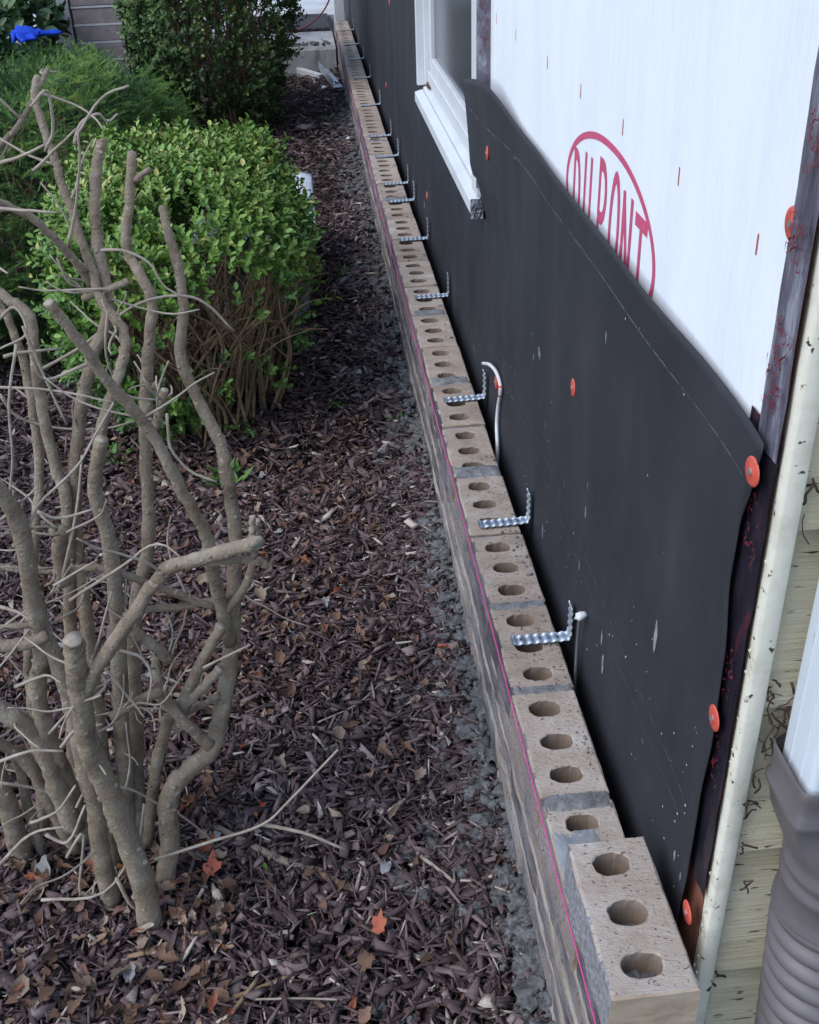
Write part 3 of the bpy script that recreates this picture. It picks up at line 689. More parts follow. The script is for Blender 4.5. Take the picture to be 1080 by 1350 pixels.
# foil tape on the near side of the casing
mb = MB(); P = []
for i in range(9):
    row = []
    for j in range(60):
        u, v = i / 8, j / 59; x = CX - .001 + (WALLX + .002 - CX) * u; z = .76 + 1.2 * v
        row.append((x, 2.1025 + .0018 * nz(x * 150, z * 30, 3) + .001 * nz(x * 400, z * 80, 7), z))
    P.append(row)
mb.grid(P); wpart(mb, 'flashing_tape', MT['tape'])
mb = MB(); r = random.Random(3)
for i in range(70):
    z = 1.06 + random.gauss(0, .05) if i < 40 else r.uniform(.93, 1.15); x = r.uniform(CX + .003, WALLX - .004); a = r.uniform(0, 6.28)
    pts = [(x + .004 * t * math.cos(a + 2 * t), z + .008 * t * math.sin(a + 2 * t)) for t in (0, .33, .66, 1)]
    mb.grid([[(p[0], 2.0995, p[1]), (p[0] + .0008, 2.0995, p[1] + .0006)] for p in pts])
wpart(mb, 'tape_print', MT['tape_print'])['kind'] = 'stuff'

# ================================================================== TAR PAPER
def fx(y, z):
    """distance of the tar paper plane"""
    x = WALLX - .0045 - .0022 * nz(y * 1.7, z * 1.2, 2) - .0012 * nz(y * 6, z * 3, 6)
    t = max(0, (z - .80) / .15)
    if y < 2.3 and z > .6: 
        x -= .006 * t * t * (1 + .8 * nz(y * 3.3, 1, 1)) * max(.15, min(1, (y - .70) / .25))
        e = max(0, min(1, (y - 1.75) / .42)); h = max(0, min(1, (z - .70) / .09)); x -= .026 * e * e * (3 - 2 * e) * h
    b = max(0, (.86 - y) / .14); x -= .004 * b * b * (1 + 1.2 * nz(0, z * 5, 8))          # loose free edge
    return x
zrow = [-.02 + (.69 + .02) * j / 36 for j in range(37)] + [.69 + (.947 - .69) * j / 22 for j in range(1, 23)]
def yl(z): return 2.115 if z <= .69 else 2.115 + (2.225 - 2.115) * ((z - .69) / .257)
def yr(z):
    pts = [(-.02, .742), (.33, .742), (.42, .733), (.536, .731), (.62, .722), (.715, .726), (.796, .741), (.85, .738), (.905, .722), (.943, .712), (1, .712)]
    for (a, b), (c, d) in zip(pts, pts[1:]):
        if z <= c: t = (z - a) / (c - a); t = t * t * (3 - 2 * t); return b + (d - b) * t
mb = MB(); ncol = 90; th = .0012
def sheet(ycols, rows, yfun):
    front = []
    for i in ycols:
        row = []
        for z in rows: y, zz = yfun(i, z); row.append((fx(y, zz), y, zz))
        front.append(row)
    mb.grid(front)
def ya(i, z):
    u = i / ncol; y = yr(z) + (yl(z) - yr(z)) * u
    zt = z if z < .75 else z + (.006 * nz(y * 2.2, 0, 3) - .012 * max(0, .5 - u * 4) ** 2 + .030 * math.exp(-((y - 1.99) / .15) ** 2) - .006 * max(0, u - .93) / .07) * ((z - .75) / .2)
    return y, zt
sheet(range(ncol + 1), zrow, ya)
yb = [2.115 + (WY1 + .0225 - 2.115) * i / 20 for i in range(21)]
yc = [WY1 + .0225 + (8.7 - WY1 - .0225) * (i / 60) ** 1.15 for i in range(61)]
sheet(yb, zrow[:37], lambda y, z: (y, z)); sheet(yc, zrow[:37], lambda y, z: (y, z)); sheet(yc, [.69 + (HZ - .69) * j / 24 for j in range(25)], lambda y, z: (y, z))
felt = mb.build('tar_paper', MT['felt'], smooth=True)
bm = bmesh.new(); bm.from_mesh(felt.data); bmesh.ops.remove_doubles(bm, verts=bm.verts, dist=2e-4); bmesh.ops.recalc_face_normals(bm, faces=bm.faces); bm.to_mesh(felt.data); bm.free()
sm = felt.modifiers.new('thickness', 'SOLIDIFY'); sm.thickness = .0012; sm.offset = 0
tag(felt, 'black tar paper sheet with curling top edge behind the brick wall', 'tar paper')
# printed lap lines on the paper
def lap(z, y0, y1, wob, seed, wd=.0007, z1=None):
    mb = MB(); n = 120; P = []
    for i in range(n + 1):
        y = y0 + (y1 - y0) * i / n; zz = z + ((z1 - z) * i / n if z1 else 0) + wob * nz(y * 2.5, 0, seed); x = fx(y, zz) - .0011
        P.append([(x, y, zz - wd), (x, y, zz + wd)])
    mb.grid(P); o = mb.build('printed_line', MT['felt_line'], parent=felt); recalc(o)
lap(.897, .745, 2.14, .006, 1); lap(.493, .76, 2.0, .012, 2, .0006); lap(.46, .78, 3.2, .010, 4, .0005); lap(.33, 1.8, 3.6, .03, 7, .0005, .49)
# white dust smears and drips
def smudge(p, wd, h, seed):
    q = onx(p, WALLX - .005); mb = MB(); P = []
    for i in range(7):
        row = []
        for j in range(11):
            u, v = i / 6 - .5, j / 10 - .5; k = 1 - abs(v * 2) ** 2.2
            y = q[1] + u * wd * max(.05, k) * (1 + .5 * nz(v * 4, seed, 0)) + .3 * wd * nz(v * 3, seed, 5); z = q[2] + v * h
            row.append((fx(y, z) - .0010, y, z))
        P.append(row)
    mb.grid(P); o = mb.build('dust_smear', MT['chalk'], parent=felt); recalc(o)
for k, (p, wd, h) in enumerate([((712, 465), .02, .022), ((704, 470), .008, .02), ((773, 675), .006, .02), ((800, 445), .004, .02), ((720, 560), .004, .02), ((795, 840), .006, .028), ((796, 875), .010, .035), ((866, 840), .010, .05),
                                ((849, 977), .004, .008), ((893, 1128), .007, .018), ((902, 1155), .005, .014), ((716, 700), .008, .03), ((765, 745), .006, .02), ((626, 460), .015, .02), ((560, 270), .02, .03), ((776, 640), .003, .012), ((745, 640), .003, .010)]): smudge(p, wd, h, k)
mb = MB()
r = random.Random(9)
for i in range(110):
    y = .76 + 2.4 * r.random() ** 1.6; z = r.uniform(.36, .62) if r.random() < .8 else r.uniform(.36, .9); s = r.uniform(.0006, .0016)
    if z > .66 and y > 2: continue
    x = fx(y, z) - .0012; mb.add([(x, y + s * math.cos(a * 1.047), z + s * math.sin(a * 1.047)) for a in range(6)], [(0, 1, 2, 3, 4, 5)])
o = mb.build('mortar_splash', MT['cable'], parent=felt)
for p in ((1000, 621), (948, 946), (913, 1202), (756, 511), (654, 201), (654, 504), (563, 258), (509, 112), (513, 3), (605, 330)):
    if p == (605, 330): continue
    q = onx(p, WALLX - .006); cap_nail(felt, q[1], q[2], fx(q[1], q[2]) - .0008, random.uniform(-.05, .05))

# ------------------------------------------------------------------ cables poking out behind the tar paper
def pipe(name, pts, r, mtl, label, cat, X):
    P = smooth_path([(X if len(p) == 2 else p[2], *onx(p[:2], X if len(p) == 2 else p[2])[1:]) for p in pts], 6)
    mb = MB(); mb.tube(P, [r] * len(P), 10); o = mb.build(name, mtl, smooth=True); tag(o, label, cat); return o
pipe('white_cable', [(637, 479, .325), (646, 481, .325), (655, 492, .33), (660, 512, .332), (657, 535, .332), (655, 560, .330), (656, 592, .328), (655, 640, .328)], .0036, MT['cable'], 'white cable hooping up out of the gap behind the brick wall', 'cable', .33)
mb = MB(); a = onx((660, 508), .332); b = onx((659, 522), .332); mb.tube([a, b], [.0042, .0042], 10); o = mb.build('red_tape_wrap', MT['cap'], smooth=True); tag(o, 'short red collar wrapped around the white cable', 'collar')
pipe('grey_rod', [(766, 806, .328), (762, 840, .328), (758, 905, .326), (757, 960, .326)], .0024, MT['grey_plastic'], 'thin grey rod standing in the gap behind the wall tie', 'rod', .328)
q = onx((766, 812), .327)
tip = scatter_lumps('putty_lump', [(q[0], q[1], q[2], .007)], ico_variants(1, 2, .4), MT['cable'], 1); tag(tip, 'white putty lump on the end of the grey rod', 'putty')

# ================================================================== DOWNSPOUT
ds = empty('downspout', (.42, .65, 0), 'white downspout with grey corrugated hose below at the house corner', 'downspout')
def dpart(mb, name, m_, smooth=False):
    o = mb.build(name, m_, smooth=smooth); o.parent = ds; o.location = -ds.location; return recalc(o)
def rrect(x0, x1, y0, y1, r, z, n=5):
    out = []
    for cx, cy, a0 in ((x1 - r, y1 - r, 0), (x0 + r, y1 - r, 90), (x0 + r, y0 + r, 180), (x1 - r, y0 + r, 270)):
        for k in range(n + 1): a = math.radians(a0 + 90 * k / n); out.append((cx + r * math.cos(a), cy + r * math.sin(a), z))
    return out
def loft(rings, mb, close=True):
    k = len(mb.v); n = len(rings[0])
    for q in rings: mb.v += [tuple(p) for p in q]
    for i in range(len(rings) - 1):
        for j in range(n): mb.f.append((k + i * n + j, k + i * n + (j + 1) % n, k + (i + 1) * n + (j + 1) % n, k + (i + 1) * n + j)); mb.m.append(0)
DX0, DX1, DY0, DY1 = .381, .465, .622, .684
mb = MB()
loft([rrect(DX0, DX1, DY0, DY1, .007, z) for z in (.585, .7, .9, 1.2, 1.6, 2.0, 2.6)], mb)
for yv in (DY0 + .02, DY0 + .042):          # pressed flutes
    mb.tube([(DX0 + .0005, yv, .585), (DX0 + .0005, yv, 2.6)], [.0016, .0016], 8, cap=False)
dpart(mb, 'pipe', MT['spout'], True)
mb = MB()
def sq2round(t, z, grow=0):
    n = 64; out = []; t = t * t * (3 - 2 * t)
    cx = (DX0 + DX1) / 2 * (1 - t) + .4390 * t; cy = (DY0 + DY1) / 2 * (1 - t) + .640 * t
    ax = ((DX1 - DX0) / 2 + .007) * (1 - t) + .0505 * t + grow; ay = ((DY1 - DY0) / 2 + .006) * (1 - t) + .0505 * t + grow; e = .2 * (1 - t) + 1 * t
    for k in range(n):
        a = 2 * math.pi * k / n; c_, s_ = math.cos(a), math.sin(a)
        out.append((cx + ax * math.copysign(abs(c_) ** e, c_), cy + ay * math.copysign(abs(s_) ** e, s_), z))
    return out
zz = [(.652, 0, 0), (.650, 0, .0008), (.640, 0, .0008), (.632, 0, 0), (.610, 0, 0), (.603, 0, .003), (.595, 0, .003), (.588, .05, 0), (.56, .3, 0), (.53, .65, 0), (.512, .85, 0), (.506, .92, .003), (.498, .95, .003), (.492, 1, 0), (.484, 1, 0), (.479, 1, .003), (.471, 1, .003), (.465, 1, 0), (.430, 1, .001), (.424, 1, .004), (.416, 1, .004)]
zz = [(.652 + (z - .652) * .76, t, gq) for z, t, gq in zz]
loft([sq2round(t, z, gq) for z, t, gq in zz], mb)
dpart(mb, 'adapter', MT['grey_plastic'], True)
mb = MB(); rings = []
n = 40; z = .482
i = 0
while z > .02:
    ph = (i % 10) / 10; R_ = .0395 + .0160 * math.sin(math.pi * (ph * .92 + .04)) ** .55
    lean = (.48 - z) * .06
    rings.append([(.4390 + lean * .6 + R_ * math.cos(2 * math.pi * k / n), .640 - lean + R_ * math.sin(2 * math.pi * k / n), z) for k in range(n)]); z -= .0024; i += 1
loft(rings, mb); dpart(mb, 'corrugated_hose', MT['grey_plastic'], True)
# dried vine debris on the siding, at the corner
mb = MB(); r = random.Random(21)
for cx, cz, nn in ((.372, .905, 5), (.374, .66, 14), (.370, .62, 8), (.368, .555, 5), (.372, .70, 8), (.368, .42, 2), (.37, .49, 2), (.366, .30, 2)):
    for i in range(nn):
        x, z = cx + r.uniform(-.008, .014), cz + r.uniform(-.022, .022); a = r.uniform(0, 6.28); L_ = r.uniform(.010, .03); P = []
        for k in range(5): t = k / 4; P.append((max(.364, x + L_ * t * math.cos(a + t * .5) + .002 * r.random()), .694 - .004 * r.random(), z + L_ * t * math.sin(a + t * .5) + .002 * r.random()))
        mb.tube(P, [.0008 * r.uniform(.5, 1.8)] * 5, 5)
vd = mb.build('dried_tendrils', mat('dried_vine', [(.3, C(.035, .022, .016)), (.7, C(.085, .055, .038))], 40, rough=.9), smooth=True); tag(vd, 'brown dried vine tendrils clinging to the cream siding', 'vine', kind='stuff')

# ================================================================== PRUNED SHRUB
def gz(x, y): return g(x, y)
shrub = empty('pruned_shrub', (-.3, 1.15, 0), 'leafless pruned shrub of bare grey cut stems and thin twigs', 'shrub')
def branch(px, r0, r1, y0, y1, name='stem', ycurve=None, mtl='bark', sub=7, nside=12, sprout=0, knob=True):
    """px: photo pixels, widths r0..r1 in photo pixels (half width), distance y0..y1 along the wall axis"""
    n = len(px); P = []
    for i, p in enumerate(px):
        t = i / (n - 1); Y = y0 + (y1 - y0) * (t if ycurve is None else t ** ycurve); P.append(ony(p, Y))
    q = P[0]
    P = smooth_path(P, sub); N_ = len(P); R_ = []
    sd = random.random() * 50
    for i, p in enumerate(P):
        t = i / (N_ - 1); rp = r0 + (r1 - r0) * t; rr = rp * depth(p) / F
        if knob: rr *= 1 + .18 * max(0, nz(i * .35, sd, 0)) + .05 * nz(i * 1.1, sd, 3)
        wob = .0022 if knob else .001
        P[i] = p + np.array([nz(i * .6, sd, 1), nz(i * .6, sd, 2), nz(i * .6, sd, 3)]) * wob; R_.append(rr)
    mb = MB(); mb.tube(P, R_, nside, capmi=1, rough=.22 if knob else 0, seed=sd)
    if knob:
        for k in range(3, N_ - 2):       # buds and scars
            if random.random() < .22:
                a = random.uniform(0, 6.28); d = np.array([math.cos(a), math.sin(a), .4]); c = np.array(P[k]) + d * R_[k] * .8
                mb.tube([c - d * R_[k] * .3, c + d * R_[k] * .25, c + d * R_[k] * .42], [R_[k] * .42, R_[k] * .3, R_[k] * .1], 6)
    o = mb.build(name, [MT[mtl], MT['cut']], smooth=True); o.parent = shrub; o.location = -shrub.location
    return P, R_
gp = lambda p: float(onz(p, 0.0)[1])
B = [
 # pixels, half widths, Y base, Y top
 ([(200, 1222), (183, 1146), (160, 1085), (138, 1030), (118, 985), (108, 930), (101, 890), (99, 862), (97, 842)], 16, 13, 1.07, 1.02),
 ([(132, 1020), (120, 975), (113, 925), (124, 888), (150, 845), (200, 775), (225, 748), (271, 735), (325, 718), (341, 716)], 8, 10, 1.055, .98),
 ([(148, 1190), (133, 1125), (125, 1058), (110, 1005), (98, 945), (86, 900), (66, 850), (53, 815), (47, 784)], 13, 9, 1.11, 1.12),
 ([(217, 1166), (223, 1112), (224, 1050), (246, 1018), (279, 987), (292, 937), (302, 883), (307, 833), (308, 767), (310, 704), (298, 621), (292, 587), (267, 537), (238, 475), (242, 412), (236, 356), (221, 304), (215, 273)], 13.5, 5.5, 1.14, 1.42),
 ([(304, 848), (290, 790), (279, 750), (271, 704), (237, 642), (200, 571), (146, 508), (108, 454), (63, 398)], 9, 7, 1.24, 1.12),
 ([(190, 1115), (181, 1060), (179, 996), (178, 925), (176, 850), (182, 785), (196, 717), (194, 642), (192, 558), (194, 475), (200, 400), (183, 358), (167, 329), (169, 271), (175, 200)], 11, 6, 1.21, 1.46),
 ([(150, 1150), (138, 1060), (130, 960), (118, 860), (108, 767), (98, 690), (104, 558), (121, 475), (142, 412), (129, 321), (125, 258), (129, 208), (135, 183)], 11, 6.5, 1.18, 1.35),
 ([(172, 1090), (165, 1040), (158, 900), (154, 804), (142, 704), (125, 650), (133, 578)], 11, 9, 1.22, 1.2),
 ([(126, 640), (134, 566), (154, 500), (165, 462), (160, 430), (133, 396), (121, 354), (100, 292), (79, 233), (62, 183), (45, 125), (50, 100)], 8, 4.5, 1.22, 1.36),
 ([(110, 1105), (98, 1020), (95, 930), (92, 800), (88, 667), (75, 621), (58, 550), (46, 471), (38, 417), (2, 388), (-40, 350)], 9, 6.5, 1.2, 1.3),
 ([(60, 1090), (45, 960), (38, 850), (46, 700), (52, 637), (46, 558), (33, 487), (17, 433), (0, 404), (-30, 370)], 7, 5, 1.25, 1.36),
 ([(140, 395), (121, 375), (100, 346), (75, 317), (42, 288), (0, 267), (-40, 255)], 6, 5, 1.32, 1.22),
 ([(-60, 250), (0, 192), (29, 158), (50, 117), (63, 90)], 4.5, 3, 1.35, 1.45),
 ([(33, 1140), (15, 1080), (-8, 1015), (-40, 930)], 14, 12, 1.21, 1.18),
 ([(98, 1092), (76, 1033), (54, 979), (25, 950), (-20, 925)], 14, 12, 1.16, 1.14),
 ([(100, 1120), (66, 1060), (40, 1010), (-10, 975)], 9, 8, 1.2, 1.2),
 ([(112, 1100), (90, 1040), (60, 960), (50, 900), (56, 860), (45, 800), (25, 690), (-12, 632)], 12, 11, 1.18, 1.08),
 ([(-30, 745), (60, 752), (137, 750), (221, 779), (283, 800)], 4.5, 5.5, 1.18, 1.24),
 ([(-30, 850), (30, 850), (62, 838)], 9, 8, 1.1, 1.1),
 ([(-20, 830), (55, 822)], 5, 5, 1.14, 1.14),
 ([(150, 816), (192, 804), (250, 798), (306, 786)], 5, 4.5, 1.2, 1.25),
 ([(158, 828), (190, 842), (225, 871)], 8, 7, 1.18, 1.2),
 ([(292, 825), (267, 871), (242, 921), (226, 942), (208, 1000), (200, 1058), (194, 1112)][::-1], 8, 7, 1.2, 1.2),
 ([(233, 940), (262, 912), (290, 882)], 7, 6.5, 1.2, 1.19),
 ([(279, 985), (233, 942), (210, 900), (204, 867)], 8, 6, 1.17, 1.2),
 ([(146, 946), (180, 926), (213, 911)], 7, 7, 1.14, 1.17),
 ([(212, 950), (250, 938), (288, 916)], 5, 4, 1.2, 1.22),
 ([(205, 566), (211, 540), (217, 515)], 6.5, 5.5, 1.19, 1.19),
 ([(300, 806), (325, 767), (337, 725), (340, 685)], 6, 4, 1.23, 1.18),
 ([(333, 735), (332, 705), (333, 680)], 4.5, 4, 1.0, 1.0),
 ([(275, 742), (317, 738), (345, 742), (358, 750)], 6, 4.5, 1.0, 1.0),
 ([(110, 393), (135, 384), (166, 371)], 5, 4.5, 1.3, 1.28),
 ([(177, 238), (198, 222)], 4.5, 3.5, 1.45, 1.44),
 ([(82, 770), (78, 730), (80, 700), (72, 700)], 11, 8, 1.15, 1.15),
 ([(60, 1135), (40, 1075), (20, 1000), (-20, 960)], 7, 6, 1.22, 1.22),
 ([(192, 505), (200, 510), (208, 505)], 4, 4, 1.35, 1.35),
]
stems = []
for px, r0, r1, a, b in B: stems.append(branch(px, r0, r1, a, b))
T = [
 [(0, 520), (25, 550), (83, 565), (137, 565), (183, 554)], [(-10, 510), (75, 515), (150, 531)], [(33, 712), (50, 667), (100, 617), (125, 575), (150, 531)],
 [(83, 760), (100, 680), (108, 600)], [(50, 675), (79, 683), (125, 671)], [(54, 487), (112, 454), (175, 404), (233, 390), (271, 400), (308, 437)],
 [(70, 772), (129, 738)], [(92, 792), (162, 746), (208, 717), (254, 748)], [(0, 687), (50, 642)], [(21, 454), (12, 533), (17, 600), (12, 654)],
 [(133, 1034), (175, 1042), (212, 1062), (250, 1083), (283, 1117), (278, 1145)], [(204, 1133), (283, 1108), (346, 1087), (383, 1054), (446, 988)], [(346, 1087), (400, 1098), (455, 1120)],
 [(138, 1066), (179, 1112), (190, 1130)], [(154, 1158), (179, 1200), (233, 1227)], [(-5, 1005), (40, 990), (83, 990)], [(33, 1204), (100, 1210), (112, 1233)], [(54, 1187), (137, 1177), (183, 1108)],
 [(133, 875), (171, 921), (191, 946)], [(158, 858), (187, 867), (200, 892), (194, 929)], [(117, 1233), (167, 1260), (217, 1269)], [(65, 967), (100, 930), (133, 917)], [(80, 985), (100, 962), (135, 955)],
 [(100, 1065), (112, 1040), (108, 1010)], [(0, 1032), (50, 1040), (100, 1058), (121, 1055)], [(60, 1100), (90, 1110), (112, 1062)], [(100, 180), (133, 130), (170, 113)], [(60, 200), (70, 170), (62, 120), (40, 140)],
 [(98, 190), (105, 165), (128, 150), (142, 160), (155, 150)], [(0, 215), (30, 205), (60, 190)], [(0, 275), (40, 278), (75, 280)], [(133, 330), (160, 330), (195, 345), (215, 375), (240, 392)], [(45, 225), (70, 200), (100, 170)],
 [(90, 325), (100, 270), (105, 215), (103, 175)], [(142, 410), (140, 470), (165, 520), (208, 527)], [(-5, 350), (10, 360)], [(-5, 425), (20, 405), (35, 440), (0, 460)], [(88, 1130), (110, 1100), (106, 1180), (140, 1150)],
 [(30, 430), (60, 500), (88, 560)], [(5, 470), (40, 463), (80, 460)], [(115, 480), (60, 500), (40, 470)], [(220, 545), (225, 590), (250, 620), (285, 635)], [(120, 880), (130, 845), (147, 780)], [(40, 1085), (75, 1070), (100, 1035)],
 [(0, 1140), (40, 1100), (85, 1090)], [(190, 1060), (185, 1120), (196, 1140)], [(120, 925), (140, 900), (118, 870)], [(0, 800), (30, 810), (55, 835)], [(268, 880), (330, 850)], [(20, 905), (60, 890), (80, 900)],
]
for t in T:
    Yc = 1.08 + random.uniform(-.05, .08) if sum(p[1] for p in t) / len(t) > 600 else 1.27 + random.uniform(-.06, .08)
    branch(t, random.uniform(2.0, 2.9), random.uniform(1.2, 1.8), Yc, Yc + random.uniform(-.05, .05), 'twig', None, 'twig', 4, 6, knob=False)
# short side twigs growing from the stems
r = random.Random(77)
for k in range(130):
    P, R_ = stems[r.randrange(len(B))]
    i = r.randrange(len(P)); p = np.array(P[i]); 
    if p[2] < .12 or p[0] > -.15: continue
    d = np.array([r.gauss(0, 1), r.gauss(0, .7), r.gauss(.3, .5)]); d /= np.linalg.norm(d); L_ = r.uniform(.03, .15)
    path = [p]; 
    for q in range(1, 5): d = d + np.array([r.gauss(0, .25), r.gauss(0, .25), r.gauss(.06, .2)]); d /= np.linalg.norm(d); path.append(path[-1] + d * L_ / 4)
    mb = MB(); path = smooth_path(path, 3); mb.tube(path, [.0018 - .0009 * j / len(path) for j in range(len(path))], 6, capmi=0)
    o = mb.build('twig', MT['twig'], smooth=True); o.parent = shrub; o.location = -shrub.location

# sticks lying on the mulch
def stick(px, r0, r1, label, mtl='bark', zoff=.014):
    P = []
    for p in px: q = onz(p, .01); P.append((q[0], q[1], g(q[0], q[1]) + zoff))
    P = smooth_path(P, 5); mb = MB(); n = len(P); mb.tube(P, [(r0 + (r1 - r0) * i / n) * depth(P[i]) / F for i in range(n)], 8, capmi=1, rough=.15, seed=r0)
    o = mb.build('stick', [MT[mtl], MT['cut']], smooth=True); tag(o, label, 'stick', 'sticks lying on the mulch')
stick([(284, 1088), (325, 1112), (375, 1135), (424, 1149)], 5, 5.5, 'grey stick with pale cut end lying beside the pruned shrub')
stick([(138, 1272), (217, 1246), (260, 1232), (300, 1216)], 6, 5, 'dark crooked stick lying just in front of the pruned shrub', 'stem')
stick([(255, 1330), (325, 1306), (395, 1278)], 4, 3, 'thin dark stick on bare mulch near the foot of the shrub', 'stem')
stick([(335, 1318), (400, 1318), (460, 1320)], 1.6, 1.3, 'thin pale straight twig lying on the mulch', 'twig', .02)
stick([(420, 1148), (450, 1165), (475, 1172)], 6, 3, 'short dark splinter at the cut end of the grey stick', 'stem')
stick([(420, 960), (470, 935), (505, 905)], 1.2, 1, 'hair thin twig among the mulch chips halfway to the wall', 'twig', .02)
stick([(550, 1128), (580, 1152), (600, 1170)], 3, 2, 'short twig lying against the mortar droppings', 'twig', .02)
stick([(340, 1290), (300, 1345), (285, 1370)], 3, 2.5, 'reddish twig lying across the bottom of the mulch bed', 'stem', .02)

# fallen leaves
def leaf_mesh(seed, lobes, mtl):
    r = random.Random(seed); n = 18; mb = MB(); bend = r.uniform(-.9, .9); curl = r.uniform(.1, .5)
    V = [(0, 0, 0)]
    for ring in (.55, 1):
        for i in range(n):
            a = 2 * math.pi * i / n; rad = (.5 + .28 * math.cos(a)) * 1.1
            if ring == 1: rad *= 1 + (.26 * math.cos(lobes * a) if lobes else 0) + r.uniform(-.14, .10)
            x, y = ring * rad * math.cos(a), ring * rad * math.sin(a) * .72
            V.append((x, y * (.7 + .3 * math.cos(seed)), curl * 1.6 * (abs(y) * 1.1 + x * x * bend) + .13 * r.uniform(-1, 1) * ring))
    Fc = [(0, 1 + i, 1 + (i + 1) % n) for i in range(n)] + [(1 + i, 1 + n + i, 1 + n + (i + 1) % n, 1 + (i + 1) % n) for i in range(n)]
    mb.add(V, Fc); o = mb.build('fallen_leaf', MT[mtl], smooth=True); me = o.data; bpy.data.objects.remove(o); return me
kinds = {'tan': [leaf_mesh(i, [0, 5, 7][i % 3], 'leaf_tan') for i in range(4)], 'brown': [leaf_mesh(10 + i, [0, 5, 7][i % 3], 'leaf_brown') for i in range(5)], 'rust': [leaf_mesh(20 + i, [5, 7, 0][i % 3], 'leaf_rust') for i in range(4)], 'grey': [leaf_mesh(30 + i, [0, 5][i % 2], 'leaf_grey') for i in range(3)]}
def put_leaf(me, p, s, label, group=None, z=.02, cat='leaf', rz=None):
    q = onz(p, .02); o = bpy.data.objects.new('fallen_leaf', me); link(o); r_1 = random.random
    o.location = (q[0], q[1], g(q[0], q[1]) + z); o.scale = (s, s, s)
    o.rotation_euler = (random.gauss(0, .3), random.gauss(0, .3), random.uniform(0, 6.28) if rz is None else rz); tag(o, label, cat, group)
desc = {'tan': 'dry curled tan', 'brown': 'dark brown crumpled', 'rust': 'rust coloured', 'grey': 'faded greyish'}
r = random.Random(12); cnt = 0
while cnt < 230:
    z_ = r.random()
    if z_ < .45: p = (r.uniform(0, 300), r.uniform(1040, 1350))
    elif z_ < .75: p = (r.uniform(130, 460), r.uniform(590, 900))
    elif z_ < .9: p = (r.uniform(200, 680), r.uniform(700, 1330))
    else: p = (r.uniform(0, 130), r.uniform(440, 1000))
    q = onz(p, 0)
    if q[0] > .17 or q[0] < -.85: continue
    kd = r.choices(['tan', 'brown', 'rust', 'grey'], [.24, .46, .20, .10])[0]
    zone = 'at the foot of the pruned shrub' if q[1] < 1.35 and q[0] < -.18 else 'before the clipped boxwood' if q[1] > 1.75 and q[0] < -.02 else 'behind the pruned shrub' if q[0] < -.25 else 'on the open mulch strip'
    ki = r.randrange(len(kinds[kd])); shp = {'tan': 'oval lobed notched', 'brown': 'oval lobed notched', 'rust': 'lobed notched oval', 'grey': 'oval lobed oval'}[kd].split()[ki % 3]
    put_leaf(kinds[kd][ki], p, r.uniform(.011, .028), f'{desc[kd]} {shp} leaf {zone}', f'{kd} {shp} leaves {zone}', r.uniform(.022, .036)); cnt += 1
put_leaf(leaf_mesh(50, 7, 'leaf_orange'), (500, 1226), .026, 'bright orange red leaf alone on the open mulch', z=.03)
put_leaf(leaf_mesh(51, 0, 'leaf_red'), (347, 1078), .014, 'small scarlet leaf caught on a thin twig', z=.05)
put_leaf(leaf_mesh(52, 0, 'leaf_green'), (224, 994), .014, 'yellow green leaf stuck between the shrub stems', z=.06)
put_leaf(leaf_mesh(53, 5, 'leaf_green'), (350, 1142), .014, 'small green leaf beside the grey cut stick', z=.03)
put_leaf(leaf_mesh(54, 0, 'leaf_cream'), (186, 1230), .026, 'pale cream oval leaf at the foot of the shrub trunk', z=.035)
put_leaf(leaf_mesh(55, 0, 'leaf_grey'), (68, 1140), .036, 'large silvery grey leaf among brown leaves under the shrub', z=.04)
put_leaf(leaf_mesh(56, 5, 'leaf_orange'), (280, 1153), .030, 'orange brown lobed leaf right behind the shrub trunks', z=.03)
put_leaf(leaf_mesh(57, 0, 'leaf_tan'), (404, 1076), .024, 'round tan leaf lying where two thin twigs cross', z=.03)
put_leaf(leaf_mesh(58, 5, 'leaf_tan'), (520, 797), .022, 'broad tan leaf next to a dark flat stone', z=.03)
put_leaf(leaf_mesh(59, 0, 'leaf_cream'), (578, 925), .020, 'yellowish cream leaf among the grey mortar droppings', z=.045)
put_leaf(leaf_mesh(60, 0, 'leaf_orange'), (590, 882), .024, 'orange leaf standing up against the mortar droppings', z=.045)
# dark stone and pale scraps
def rock(p, s, label, mtl, cat='stone', flat=.5):
    q = onz(p, .02); v, f = ico_variants(1, 2, .4)[0]; rr = random.uniform(0, 9)
    v = v * np.array([s * 1.2, s, s * flat]) * (1 + .12 * np.sin(v * 3 + rr)); o = nmesh('stone' if cat == 'stone' else 'paper_scrap', v + np.array([0, 0, 0]), f, mtl, smooth=True); o.location = (q[0], q[1], g(q[0], q[1]) + .014); o.rotation_euler.z = rr; tag(o, label, cat)
rock((486, 801), .022, 'flat dark stone lying in the middle of the mulch', MT['soil'])
rock((400, 816), .011, 'small pale stone on the mulch below the boxwood', MT['white_block'])
rock((430, 133), .022, 'white crumpled scrap lying near the far concrete step', MT['white'], 'scrap', .3)
rock((461, 210), .012, 'small white scrap beside the wall foot', MT['white'], 'scrap', .6)
rock((404, 186), .045, 'flat grey brown stone in the far mulch', MT['block'], 'stone', .25)

